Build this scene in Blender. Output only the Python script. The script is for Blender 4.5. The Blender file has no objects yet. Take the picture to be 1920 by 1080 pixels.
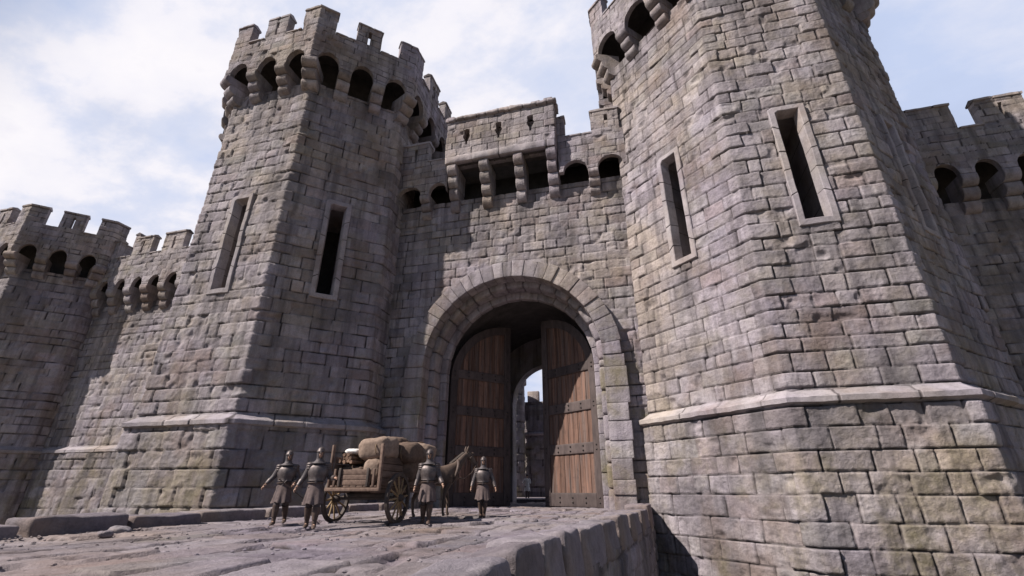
import bpy, math, random
import numpy as np
from mathutils import Vector, Matrix

rnd = random.Random(7)
S = bpy.context.scene
COL = S.collection
R = math.radians

# ------------------------------------------------------------------ noise
def _hash(ix, iy, iz, seed):
    h = (ix * 374761393 + iy * 668265263 + iz * 2147483647 + seed * 1274126177) & 0xFFFFFFFF
    h = ((h ^ (h >> 13)) * 1274126177) & 0xFFFFFFFF
    h = ((h ^ (h >> 16)) * 2246822519) & 0xFFFFFFFF
    return ((h ^ (h >> 15)) & 0xFFFFFF) / float(0xFFFFFF)

def vnoise(x, y, z, seed=0):
    x = np.asarray(x, float); y = np.asarray(y, float) + 0 * x; z = np.asarray(z, float) + 0 * x
    ix = np.floor(x).astype(np.int64); iy = np.floor(y).astype(np.int64); iz = np.floor(z).astype(np.int64)
    fx = x - ix; fy = y - iy; fz = z - iz
    fx = fx * fx * (3 - 2 * fx); fy = fy * fy * (3 - 2 * fy); fz = fz * fz * (3 - 2 * fz)
    def c(a, b, d): return _hash(ix + a, iy + b, iz + d, seed)
    x00 = c(0,0,0) * (1-fx) + c(1,0,0) * fx; x10 = c(0,1,0) * (1-fx) + c(1,1,0) * fx
    x01 = c(0,0,1) * (1-fx) + c(1,0,1) * fx; x11 = c(0,1,1) * (1-fx) + c(1,1,1) * fx
    return ((x00 * (1-fy) + x10 * fy) * (1-fz) + (x01 * (1-fy) + x11 * fy) * fz) * 2 - 1

def fbm(x, y, z, seed=0, o=3):
    t = 0; a = 1.0; s = 0
    for k in range(o):
        t = t + a * vnoise(x * 2**k, np.asarray(y) * 2**k, np.asarray(z) * 2**k, seed + k * 17); s += a; a *= .5
    return t / s

# ------------------------------------------------------------------ mesh building
class MB:
    """collects vertices, faces and a per-vertex stone tone"""
    def __init__(s): s.v = []; s.c = []; s.f = []; s.n = 0
    def add(s, v, faces, c=(.5, .5, 0)):
        v = np.asarray(v, float).reshape(-1, 3)
        c = np.asarray(c, float)
        if c.ndim == 1: c = np.tile(c, (len(v), 1))
        if c.shape[1] == 3: c = np.concatenate([c, np.zeros((len(c), 1))], 1)
        s.v.append(v); s.c.append(c)
        for f in faces if isinstance(faces, list) else [faces]:
            f = np.asarray(f, np.int64)
            if f.ndim == 1: f = f[None, :]
            if len(f): s.f.append(f + s.n)
        s.n += len(v)
        return s
    def build(s, name, mat, parent=None, smooth=True, loc=None, base=None):
        me = bpy.data.meshes.new(name)
        V = np.concatenate(s.v); C = np.concatenate(s.c)
        if loc is not None: V = V - np.array(loc)
        if base is not None: V = V - np.array(base)
        me.vertices.add(len(V)); me.vertices.foreach_set('co', V.astype(np.float32).ravel())
        li = np.concatenate([f.ravel() for f in s.f]).astype(np.int32)
        lt = np.concatenate([np.full(len(f), f.shape[1]) for f in s.f]).astype(np.int32)
        ls = np.concatenate([[0], np.cumsum(lt)[:-1]]).astype(np.int32)
        me.loops.add(len(li)); me.loops.foreach_set('vertex_index', li)
        me.polygons.add(len(lt)); me.polygons.foreach_set('loop_start', ls); me.polygons.foreach_set('loop_total', lt)
        me.polygons.foreach_set('use_smooth', np.full(len(lt), bool(smooth)))
        me.update(calc_edges=True); me.validate()
        at = me.attributes.new('st', 'FLOAT_COLOR', 'POINT')
        at.data.foreach_set('color', C.astype(np.float32).ravel())
        me.materials.append(mat)
        o = bpy.data.objects.new(name, me); COL.objects.link(o)
        if loc is not None: o.location = loc
        if parent is not None: o.parent = parent
        return o

def grid_faces(nr, nc, wrapc=False, off=0):
    i = np.arange(nr - 1)[:, None]; j = np.arange(nc if wrapc else nc - 1)[None, :]
    j2 = (j + 1) % nc
    a = i * nc + j; b = i * nc + j2; c = (i + 1) * nc + j2; d = (i + 1) * nc + j
    return np.stack([a, b, c, d], -1).reshape(-1, 4) + off

def thing(name, label, cat, loc=(0, 0, 0), rz=0, group=None):
    o = bpy.data.objects.new(name, None); COL.objects.link(o)
    o.empty_display_size = .2
    o.location = loc; o.rotation_euler = (0, 0, rz)
    return tag(o, label, cat, group)
def tag(o, label, cat, group=None):
    o['label'] = label; o['category'] = cat
    if group: o['group'] = group
    return o
def struct(o): o['kind'] = 'structure'; return o

def block(p8, n=4, r=.06, amp=.02, freq=2.5, seed=0, tone=None, mb=None):
    """a rough rounded stone: p8 = 4 bottom corners CCW then 4 top corners"""
    mb = mb or MB()
    P = np.asarray(p8, float).reshape(8, 3)
    dim = np.array([np.linalg.norm(P[1] - P[0]), np.linalg.norm(P[3] - P[0]), np.linalg.norm(P[4] - P[0])])
    def ax(L):
        rr = min(r, L * .45); k = max(2, n)
        return np.concatenate([[0, rr * .35], np.linspace(rr, L - rr, k), [L - rr * .35, L]]) / L
    A = [ax(L) for L in dim]
    cen = P.mean(0)
    rg = np.random.RandomState(seed * 7919 % 2**31 + 3)
    if tone is None: tone = (rg.rand(), rg.rand(), 0)
    for a in range(3):
        b, c = (a + 1) % 3, (a + 2) % 3
        B, Cc = np.meshgrid(A[b], A[c], indexing='ij')
        for side in (0, 1):
            q = np.zeros(B.shape + (3,)); q[..., a] = side; q[..., b] = B; q[..., c] = Cc
            Q = q.reshape(-1, 3)
            d = Q * dim
            rr = np.minimum(r, dim * .45)
            core = np.clip(d, rr, dim - rr)
            e = d - core
            ln = np.linalg.norm(e / rr, axis=1, keepdims=True)
            e = np.where(ln > 1e-9, e / np.maximum(ln, 1e-9), e)
            t = (core + e) / dim
            x, y, z = t[:, 0:1], t[:, 1:2], t[:, 2:3]
            W = ((P[0] * (1-x) + P[1] * x) * (1-y) + (P[3] * (1-x) + P[2] * x) * y) * (1-z) + \
                ((P[4] * (1-x) + P[5] * x) * (1-y) + (P[7] * (1-x) + P[6] * x) * y) * z
            nz = fbm(W[:, 0] * freq, W[:, 1] * freq, W[:, 2] * freq, seed, 3)
            dr = W - cen; dr /= np.maximum(np.linalg.norm(dr, axis=1, keepdims=True), 1e-6)
            W = W + dr * (nz * amp)[:, None]
            f = grid_faces(len(A[b]), len(A[c]))
            if side == 0: f = f[:, ::-1]
            mb.add(W, f, tone)
    return mb

def boxp(x0, x1, y0, y1, z0, z1):
    return [(x0,y0,z0),(x1,y0,z0),(x1,y1,z0),(x0,y1,z0),(x0,y0,z1),(x1,y0,z1),(x1,y1,z1),(x0,y1,z1)]
def plain_box(mb, p8, c=(.5, .5, 0)):
    mb.add(p8, np.array([[3,2,1,0],[4,5,6,7],[0,1,5,4],[1,2,6,5],[2,3,7,6],[3,0,4,7]]), c); return mb

# ------------------------------------------------------------------ stone coursing
def layout(seed, z0, z1, hmin, hmax, u0, u1, wmin, wmax, corners=(), arms=(.45, 1.15)):
    rg = np.random.RandomState(seed)
    zs = [z0]
    while zs[-1] < z1: zs.append(zs[-1] + rg.uniform(hmin, hmax))
    joints = []
    for k in range(len(zs) - 1):
        fixed = []
        for ci, c in enumerate(corners):
            lng = (k + ci) % 2
            fixed.append((c - rg.uniform(*( (arms[1]*.75, arms[1]) if lng else (arms[0]*.8, arms[0]*1.3))),
                          c + rg.uniform(*( (arms[0]*.8, arms[0]*1.3) if lng else (arms[1]*.75, arms[1])))))
        js = [u0]; segs = []; cur = u0
        for a, b in fixed:
            segs.append((cur, a)); segs.append(('q', b)); cur = b
        segs.append((cur, u1))
        for s in segs:
            if s[0] == 'q': js.append(s[1]); continue
            a, b = s; L = b - a
            if L <= 0: continue
            ws = []
            while sum(ws) < L: ws.append(rg.uniform(wmin, wmax) * (.6 if rg.rand() < .15 else 1))
            ws = np.array(ws); ws *= L / ws.sum()
            js += list(a + np.cumsum(ws))
        joints.append(np.array(js))
    return dict(z=np.array(zs), j=joints, corners=list(corners), seed=seed)

def stone(u, z, L, px, py, pz, depth=.11, bev=.06, off=.032, rough=.034, quoin=.04, wob=.038, pillow=.006):
    """relief height and tone of coursed rubble at wall coordinates u, z"""
    sd = L['seed']
    u2 = u + wob * fbm(u * 1.1, z * 1.1, 0, sd + 1, 2); z2 = z + wob * .8 * fbm(u * 1.0, z * 1.0, 9, sd + 2, 2)
    k = np.clip(np.searchsorted(L['z'], z2, 'right') - 1, 0, len(L['z']) - 2)
    h = np.zeros(u.shape); c = np.zeros(u.shape + (3,))
    rg = np.random.RandomState(sd + 99)
    for i in range(len(L['z']) - 1):
        J = L['j'][i]; n = len(J) - 1
        rr = rg.rand(n, 8)
        m = k == i
        if not m.any(): continue
        uu = u2[m]; zz = z2[m]
        s = np.clip(np.searchsorted(J, uu, 'right') - 1, 0, n - 1)
        a = J[s]; b = J[s + 1]; z0 = L['z'][i]; z1 = L['z'][i + 1]
        q = rr[s]
        w = np.minimum(uu - a, b - uu); v = np.minimum(zz - z0, z1 - zz)
        bv = bev * (.6 + .7 * q[:, 0] ** 2)
        # rounded corner distance
        dw = np.clip(1 - w / bv, 0, 1); dv = np.clip(1 - v / bv, 0, 1)
        e = np.clip(np.sqrt(dw * dw + dv * dv), 0, 1)
        e = e ** 2.2
        sz = off * (q[:, 1] * 2 - 1) + .035 * (q[:, 2] * 2 - 1) * (uu - (a + b) / 2) + .07 * (q[:, 3] - .35) * (zz - (z0 + z1) / 2)
        # pillowed rock face
        pil = np.clip(w / .35, 0, 1) * np.clip(v / .3, 0, 1)
        sz = sz + pillow * (pil - .5)
        isq = np.zeros(uu.shape)
        for cc in L['corners']: isq = np.maximum(isq, ((a < cc) & (b > cc)) * 1.0)
        sz = sz + quoin * isq
        # a chipped stone now and then
        chip = (q[:, 6] > .72) * np.clip(vnoise(uu * 2.6, zz * 2.6, 3, sd + 5) - .05, 0, 1) * .14
        h[m] = (sz + depth - chip) * (1 - e) - 0.0
        c[m, 0] = q[:, 4]; c[m, 1] = q[:, 5]; c[m, 2] = e
    ro = fbm(px * 2.7, py * 2.7, pz * 3.3, sd + 31, 4)
    rid = 1 - np.abs(fbm(px * 3.1, py * 3.1, pz * 3.6, sd + 57, 3)) * 2
    hi = 1 - np.abs(fbm(px * 6.5, py * 6.5, pz * 8, sd + 71, 2)) * 2
    h = h + (rough * ro + rough * .55 * rid + rough * .35 * hi) * (1 - .7 * c[..., 2])
    return h - depth * .6, c

class Strip:
    """a wall line seen in plan: points left to right as seen from outside; u runs along it"""
    def __init__(s, pts):
        s.p = np.array(pts, float)
        d = np.diff(s.p, axis=0); s.L = np.linalg.norm(d, axis=1)
        s.cum = np.concatenate([[0], np.cumsum(s.L)])
        t = d / s.L[:, None]; s.t = t
        s.fn = np.stack([t[:, 1], -t[:, 0]], 1)
        vn = []
        for i in range(len(s.p)):
            if i == 0: vn.append(s.fn[0])
            elif i == len(s.p) - 1: vn.append(s.fn[-1])
            else:
                a, b = s.fn[i-1], s.fn[i]; vn.append((a + b) / (1 + a @ b))
        s.vn = np.array(vn)
        s.closed = np.allclose(s.p[0], s.p[-1])
        if s.closed:
            a, b = s.fn[-1], s.fn[0]; m = (a + b) / (1 + a @ b); s.vn[0] = m; s.vn[-1] = m
    def corners(s): return list(s.cum[1:-1])
    def map(s, us):
        us = np.asarray(us, float)
        k = np.clip(np.searchsorted(s.cum, us, 'right') - 1, 0, len(s.L) - 1)
        f = (us - s.cum[k]) / s.L[k]
        xy = s.p[k] + (s.p[k+1] - s.p[k]) * f[:, None]
        n = s.fn[k].copy()
        for i, c in enumerate(s.cum):
            n[np.abs(us - c) < 1e-6] = s.vn[i]
        return xy, n
    def offset(s, o): return Strip(s.p + s.vn * o)

def cols(a, b, step, fixed=()):
    pts = sorted(set([round(a, 6), round(b, 6)] + [round(f, 6) for f in fixed if a < f < b]))
    out = []
    for p, q in zip(pts[:-1], pts[1:]):
        n = max(1, int(math.ceil((q - p) / step)))
        out += list(np.linspace(p, q, n + 1)[:-1])
    return np.array(out + [pts[-1]])

def relief(mb, strip, us, Z, h, c, keep=None, thick=.3, back=False, close=True):
    nz, nu = Z.shape
    xy, n = strip.map(us)
    pos = np.empty((nz, nu, 3)); pos[..., 0] = xy[None, :, 0] + n[None, :, 0] * h; pos[..., 1] = xy[None, :, 1] + n[None, :, 1] * h; pos[..., 2] = Z
    bk = np.empty((nz, nu, 3)); bk[..., 0] = xy[None, :, 0] - n[None, :, 0] * thick; bk[..., 1] = xy[None, :, 1] - n[None, :, 1] * thick; bk[..., 2] = Z
    if keep is None: keep = np.ones((nz - 1, nu - 1), bool)
    F = grid_faces(nz, nu).reshape(nz - 1, nu - 1, 4)
    if c.shape[-1] == 3: c = np.concatenate([c, np.zeros(c.shape[:-1] + (1,))], -1)
    mb.add(pos.reshape(-1, 3), F[keep], c.reshape(-1, 4))
    if back: mb.add(bk.reshape(-1, 3), F[keep][:, ::-1], c.reshape(-1, 4) * [1, 1, 0, 1])
    if close:
        K = np.zeros((nz + 1, nu + 1), bool); K[1:-1, 1:-1] = keep
        segs = []
        pr = pos.reshape(-1, 3); br = bk.reshape(-1, 3); cr = c.reshape(-1, 4)
        # horizontal edges at row i between cell above (i) and below (i-1)
        up = K[1:, 1:-1]; dn = K[:-1, 1:-1]
        i, j = np.nonzero(up & ~dn); segs.append(np.stack([i * nu + j, i * nu + j + 1], 1))
        i, j = np.nonzero(~up & dn); segs.append(np.stack([i * nu + j + 1, i * nu + j], 1))
        rt = K[1:-1, 1:]; lf = K[1:-1, :-1]
        i, j = np.nonzero(rt & ~lf); segs.append(np.stack([(i + 1) * nu + j, i * nu + j], 1))
        i, j = np.nonzero(~rt & lf); segs.append(np.stack([i * nu + j, (i + 1) * nu + j], 1))
        sg = np.concatenate(segs); m = len(sg)
        a, b = sg[:, 0], sg[:, 1]
        v = np.stack([pr[a], br[a], br[b], pr[b]], 1).reshape(-1, 3)
        cc = np.repeat(cr[a] * [1, 1, 0, 1], 4, axis=0)
        mb.add(v, np.arange(4 * m).reshape(m, 4), cc)
    return pos

def sweep(mb, strip, us, prof, seed=0, jstep=1.3, amp=.02, caps=True, closedprof=False):
    """moulding: profile (outward offset, z) carried along the strip, cut into stones by shallow joints"""
    rg = np.random.RandomState(seed)
    xy, n = strip.map(us); nu = len(us)
    js = [us[0]]
    while js[-1] < us[-1]: js.append(js[-1] + jstep * rg.uniform(.6, 1.4))
    js = np.array(js); k = np.clip(np.searchsorted(js, us, 'right') - 1, 0, len(js) - 1)
    tone = rg.rand(len(js), 2)[k]
    dj = np.min(np.abs(us[:, None] - js[None, :]), 1)
    groove = .05 * np.clip(1 - dj / .07, 0, 1)
    offs = (rg.rand(len(js)) - .5)[k] * .05
    pr = np.array(prof, float); m = len(pr); rows = []
    for q in range(m):
        o = pr[q, 0]; z = pr[q, 1]
        nx = fbm(us * 2.2, q * 1.7 + np.zeros(nu), seed * 1.0, seed, 3) * amp
        nzv = fbm(us * 2.0, q * 1.3 + 40 + np.zeros(nu), seed * 1.0, seed + 5, 3) * amp
        oo = o + (nx - groove + offs) * (1 if o > .02 else 0)
        rows.append(np.stack([xy[:, 0] + n[:, 0] * oo, xy[:, 1] + n[:, 1] * oo, z + nzv], 1))
    V = np.stack(rows)  # m, nu, 3
    C = np.zeros((m, nu, 3)); C[..., 0] = tone[None, :, 0]; C[..., 1] = tone[None, :, 1]; C[..., 2] = np.clip(1 - dj / .05, 0, 1)[None]
    f = grid_faces(m, nu)
    if closedprof:
        j = np.arange(nu - 1)
        f = np.concatenate([f, np.stack([(m-1) * nu + j, (m-1) * nu + j + 1, j + 1, j], 1)])
    mb.add(V.reshape(-1, 3), f, C.reshape(-1, 3))
    if caps and closedprof:
        mb.add(V[:, 0], [np.arange(m)], C[:, 0]); mb.add(V[:, -1], [np.arange(m)[::-1]], C[:, -1])
    return mb

def tube(mb, pts, rad, n=10, c=(.5, .5, 0), caps=True, flat=None):
    """round limb through pts with radius per point; flat=(a,b) squashes it"""
    P = np.array(pts, float); m = len(P)
    rad = np.broadcast_to(np.asarray(rad, float), (m,)) if np.ndim(rad) < 2 else np.asarray(rad, float)
    T = np.gradient(P, axis=0); T /= np.maximum(np.linalg.norm(T, axis=1, keepdims=True), 1e-9)
    ref = np.array([0, 0, 1.]) if abs(T[0][2]) < .9 else np.array([0, 1., 0])
    x = np.cross(ref, T[0]); x /= np.linalg.norm(x)
    V = []
    th = np.linspace(0, 2 * math.pi, n, endpoint=False)
    for i in range(m):
        x = x - T[i] * (x @ T[i]); x /= np.linalg.norm(x); y = np.cross(T[i], x)
        r = rad[i]; ra, rb = (r, r) if np.ndim(r) == 0 else r
        V.append(P[i] + np.cos(th)[:, None] * x * ra + np.sin(th)[:, None] * y * rb)
    V = np.concatenate(V)
    mb.add(V, grid_faces(m, n, True), c)
    if caps: mb.add(V[:n], [np.arange(n)[::-1]], c); mb.add(V[-n:], [np.arange(n)], c)
    return mb

def blob(mb, cen, rad, seed=0, amp=.1, freq=2., nu=20, nv=14, rot=None, c=(.5, .5, 0), power=1.0, flatten=0):
    th = np.linspace(0, 2 * math.pi, nu, endpoint=False); ph = np.linspace(-math.pi / 2, math.pi / 2, nv)
    T, Ph = np.meshgrid(th, ph)
    def sp(v): return np.sign(v) * np.abs(v) ** power
    d = np.stack([sp(np.cos(Ph)) * sp(np.cos(T)), sp(np.cos(Ph)) * sp(np.sin(T)), sp(np.sin(Ph))], -1).reshape(-1, 3)
    nz = fbm(d[:, 0] * freq, d[:, 1] * freq, d[:, 2] * freq, seed, 3)
    d = d * (1 + amp * nz)[:, None] * np.array(rad)
    if flatten: d[:, 2] = np.maximum(d[:, 2], -rad[2] * flatten)
    if rot is not None: d = d @ np.array(rot.to_3x3()).T
    mb.add(d + np.array(cen), grid_faces(nv, nu, True), c)
    return mb

# ------------------------------------------------------------------ materials
def mat_new(name):
    m = bpy.data.materials.new(name); m.use_nodes = True
    nt = m.node_tree; b = nt.nodes['Principled BSDF']
    return m, nt, b
def nd(nt, t, **k):
    n = nt.nodes.new(t)
    for a, v in k.items():
        if a.startswith('_'): n.inputs[a[1:]].default_value = v
        else: setattr(n, a, v)
    return n
def noise_node(nt, vec, scale, detail=4, rough=.55, stretch=None):
    n = nd(nt, 'ShaderNodeTexNoise'); n.inputs['Scale'].default_value = scale
    n.inputs['Detail'].default_value = detail; n.inputs['Roughness'].default_value = rough
    if stretch is not None:
        mp = nd(nt, 'ShaderNodeMapping'); mp.inputs['Scale'].default_value = stretch
        nt.links.new(vec, mp.inputs['Vector']); vec = mp.outputs[0]
    nt.links.new(vec, n.inputs['Vector'])
    return n.outputs['Fac']
def ramp(nt, fac, stops, interp='LINEAR'):
    r = nd(nt, 'ShaderNodeValToRGB'); r.color_ramp.interpolation = interp
    e = r.color_ramp.elements
    while len(e) < len(stops): e.new(.5)
    for i, (p, c) in enumerate(stops):
        e[i].position = p; e[i].color = (c, c, c, 1) if np.ndim(c) == 0 else (*c, 1)
    nt.links.new(fac, r.inputs[0]); return r.outputs[0]
def mix(nt, fac, a, b, mode='MIX'):
    m = nd(nt, 'ShaderNodeMix', data_type='RGBA', blend_type=mode)
    for s, v in ((0, fac), (6, a), (7, b)):
        if hasattr(v, 'is_linked'): nt.links.new(v, m.inputs[s])
        else: m.inputs[s].default_value = v if s == 0 else (*v, 1)
    return m.outputs[2]
def maths(nt, op, a, b=0.):
    m = nd(nt, 'ShaderNodeMath', operation=op)
    for s, v in ((0, a), (1, b)):
        if hasattr(v, 'is_linked'): nt.links.new(v, m.inputs[s])
        else: m.inputs[s].default_value = v
    return m.outputs[0]

def stone_mat(name, dark, mid, pale, moss=.0, bump=.75, fine=1.0, streak=.62, mortar=.92, warm=.25):
    m, nt, b = mat_new(name)
    tc = nd(nt, 'ShaderNodeTexCoord').outputs['Object']
    at = nd(nt, 'ShaderNodeAttribute', attribute_name='st')
    sep = nd(nt, 'ShaderNodeSeparateColor'); nt.links.new(at.outputs['Color'], sep.inputs[0])
    r, g, j = sep.outputs
    n1 = noise_node(nt, tc, .55, 5, .6)
    v = maths(nt, 'ADD', maths(nt, 'MULTIPLY', r, .5), maths(nt, 'MULTIPLY', n1, .55))
    base = ramp(nt, v, [(.12, dark), (.5, mid), (.92, pale)])
    # single stones of another kind: rusty, violet grey, greenish
    kind = ramp(nt, g, [(0, (.30, .20, .175)), (.05, (.28, .23, .215)), (.10, (.262, .24, .255)), (.5, (.25, .226, .25)), (.84, (.255, .234, .243)), (.93, (.245, .25, .22)), (1, (.26, .26, .30))])
    base = mix(nt, warm, base, kind)
    # weather: blotches, dark runs down the face, rust, lichen
    n2 = noise_node(nt, tc, 2.3, 6, .65)
    base = mix(nt, 1.0, base, ramp(nt, n2, [(.28, .76), (.5, 1.0), (.72, 1.14)]), 'MULTIPLY')
    n7 = noise_node(nt, tc, .21, 4, .6)
    base = mix(nt, .42, base, mix(nt, 1.0, base, ramp(nt, n7, [(.36, (.93, .90, 1.13)), (.5, (1.0, 1.0, 1.0)), (.62, (1.16, 1.03, .78))]), 'MULTIPLY'))
    n3 = noise_node(nt, tc, 1.0, 6, .65, (1.9, 1.9, .15))
    base = mix(nt, maths(nt, 'MULTIPLY', ramp(nt, n3, [(.46, 0.), (.66, 1.)]), streak), base, (dark[0] * .55, dark[1] * .54, dark[2] * .54))
    n4 = noise_node(nt, tc, .33, 4, .6)
    base = mix(nt, maths(nt, 'MULTIPLY', ramp(nt, n4, [(.52, 0.), (.70, 1.)]), .62), base, (.18, .128, .105))
    if moss:
        n5 = noise_node(nt, tc, .42, 6, .7)
        sx = nd(nt, 'ShaderNodeSeparateXYZ'); nt.links.new(tc, sx.inputs[0])
        hgt = ramp(nt, maths(nt, 'ADD', maths(nt, 'MULTIPLY', sx.outputs['Z'], .05), .3), [(0, 1.), (.5, .8), (.9, .25)])
        base = mix(nt, maths(nt, 'MULTIPLY', maths(nt, 'MULTIPLY', ramp(nt, n5, [(.49, 0.), (.66, 1.)]), hgt), moss), base, (.135, .12, .05))
    n6 = noise_node(nt, tc, 17, 5, .7)
    base = mix(nt, 1.0, base, ramp(nt, n6, [(.25, .78), (.5, 1.0), (.75, 1.15)]), 'MULTIPLY')
    nj = noise_node(nt, tc, 1.1, 4, .6)
    base = mix(nt, maths(nt, 'MULTIPLY', maths(nt, 'MULTIPLY', ramp(nt, j, [(.10, 0.), (.55, 1.)]), ramp(nt, nj, [(.36, .35), (.58, 1.)])), mortar), base, (.045, .037, .038))
    # rain streaks and soot carried by the wall itself
    base = mix(nt, maths(nt, 'MULTIPLY', at.outputs['Alpha'], .85), base, (.055, .05, .053))
    nt.links.new(base, b.inputs['Base Color'])
    b.inputs['Roughness'].default_value = .92; b.inputs['Specular IOR Level'].default_value = .2
    f1 = noise_node(nt, tc, 6.5 * fine, 8, .68); f2 = noise_node(nt, tc, 30 * fine, 4, .7)
    hh = maths(nt, 'ADD', f1, maths(nt, 'MULTIPLY', f2, .35))
    bp = nd(nt, 'ShaderNodeBump'); bp.inputs['Strength'].default_value = bump; bp.inputs['Distance'].default_value = .09
    nt.links.new(hh, bp.inputs['Height']); nt.links.new(bp.outputs[0], b.inputs['Normal'])
    return m

def simple_mat(name, c1, c2, scale=6, rough=.8, metal=0, bump=.3, dist=.02, stretch=None, sheen=0, use_st=.25):
    m, nt, b = mat_new(name)
    tc = nd(nt, 'ShaderNodeTexCoord').outputs['Object']
    n = noise_node(nt, tc, scale, 6, .65, stretch)
    at = nd(nt, 'ShaderNodeAttribute', attribute_name='st')
    sep = nd(nt, 'ShaderNodeSeparateColor'); nt.links.new(at.outputs['Color'], sep.inputs[0])
    base = ramp(nt, n, [(.3, c1), (.7, c2)])
    base = mix(nt, 1.0, base, ramp(nt, sep.outputs[0], [(0, 1 - use_st), (1, 1 + use_st)]), 'MULTIPLY')
    nt.links.new(base, b.inputs['Base Color'])
    b.inputs['Roughness'].default_value = rough; b.inputs['Metallic'].default_value = metal
    b.inputs['Specular IOR Level'].default_value = .3
    bp = nd(nt, 'ShaderNodeBump'); bp.inputs['Strength'].default_value = bump; bp.inputs['Distance'].default_value = dist
    nt.links.new(n, bp.inputs['Height']); nt.links.new(bp.outputs[0], b.inputs['Normal'])
    return m

M_STONE = stone_mat('castle_stone', (.150, .134, .146), (.295, .264, .276), (.425, .385, .398), moss=.85)
M_TRIM = stone_mat('dressed_stone', (.21, .19, .20), (.305, .277, .288), (.395, .362, .374), bump=.3, streak=.25, warm=.15)
M_PAVE = stone_mat('paving_stone', (.102, .087, .098), (.195, .17, .187), (.265, .237, .257), bump=.65, streak=.3, warm=.2, mortar=.95)
M_EARTH = simple_mat('earth', (.09, .075, .055), (.17, .145, .11), 1.5, .95, 0, .6, .15)
M_OAK = simple_mat('door_oak', (.055, .030, .024), (.225, .13, .097), 1.0, .75, 0, .5, .02, (9, 9, .55), use_st=.38)
def weather_oak(m):
    nt = m.node_tree; b = nt.nodes['Principled BSDF']; old = b.inputs['Base Color'].links[0].from_socket
    tc = nd(nt, 'ShaderNodeTexCoord').outputs['Object']
    g = noise_node(nt, tc, 1.0, 5, .6, (5, 5, .35)); h = noise_node(nt, tc, 2.5, 5, .7)
    c = mix(nt, maths(nt, 'MULTIPLY', ramp(nt, g, [(.48, 0.), (.62, 1.)]), .6), old, (.105, .088, .085))
    c = mix(nt, maths(nt, 'MULTIPLY', ramp(nt, h, [(.55, 0.), (.75, 1.)]), .55), c, (.03, .022, .02))
    nt.links.new(c, b.inputs['Base Color'])
weather_oak(M_OAK)
M_RAIL = simple_mat('door_rail_oak', (.045, .034, .034), (.095, .073, .070), 1.3, .7, 0, .4, .02, (3, 3, 1.0))
M_IRON = simple_mat('black_iron', (.03, .028, .03), (.07, .06, .058), 12, .5, .7, .2, .01)
M_CART = simple_mat('cart_wood', (.075, .048, .038), (.175, .120, .095), 2.0, .8, 0, .5, .01, (6, 1.2, 6), use_st=.3)
M_WHEEL = simple_mat('wheel_wood', (.035, .028, .028), (.085, .065, .055), 7, .7, 0, .3, .01)
M_SPOKE = simple_mat('spoke_wood', (.16, .11, .06), (.30, .21, .12), 7, .7, 0, .3, .01)
M_SACK = simple_mat('sackcloth', (.16, .115, .09), (.275, .205, .165), 9, .95, 0, .6, .03)
M_SACK2 = simple_mat('brown_sackcloth', (.08, .055, .043), (.15, .105, .082), 9, .95, 0, .6, .03)
M_WHITE = simple_mat('white_linen', (.62, .6, .58), (.8, .78, .76), 6, .9, 0, .4, .02)
M_ROPE = simple_mat('rope', (.16, .11, .07), (.25, .18, .12), 20, .95, 0, .3, .01)
M_LOG = simple_mat('firewood', (.10, .06, .045), (.26, .17, .12), 8, .9, 0, .6, .02)
M_SKIN = simple_mat('skin', (.28, .17, .125), (.38, .24, .18), 8, .6, 0, .1, .004)
M_MAIL = simple_mat('mail', (.045, .04, .043), (.12, .105, .11), 60, .6, .4, .7, .012)
M_STEEL = simple_mat('dull_steel', (.055, .046, .047), (.145, .122, .120), 9, .5, .5, .15, .006)
M_TUNIC = simple_mat('tunic_cloth', (.07, .052, .052), (.135, .102, .098), 7, .9, 0, .4, .015)
M_TUNIC2 = simple_mat('russet_cloth', (.075, .045, .042), (.145, .092, .084), 7, .9, 0, .4, .015)
M_LEATHER = simple_mat('leather', (.045, .03, .026), (.10, .068, .055), 11, .6, 0, .3, .008)
M_HOSE = simple_mat('dark_hose', (.05, .04, .042), (.095, .075, .075), 10, .9, 0, .3, .01)
M_HORSE = simple_mat('horse_coat', (.06, .041, .033), (.135, .096, .076), 3.2, .65, 0, .2, .01)
M_MANE = simple_mat('horse_mane', (.025, .02, .018), (.06, .045, .038), 14, .8, 0, .5, .02)
M_DARK = simple_mat('shade_darkened_stone', (.05, .045, .045), (.10, .09, .088), 2, .95, 0, .5, .05)  # castle stone coloured darker, interior shade put into the colour
CLOUD, SUN, EXPO, SKYS = 12.4, 5.0, 0.62, .05
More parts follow.
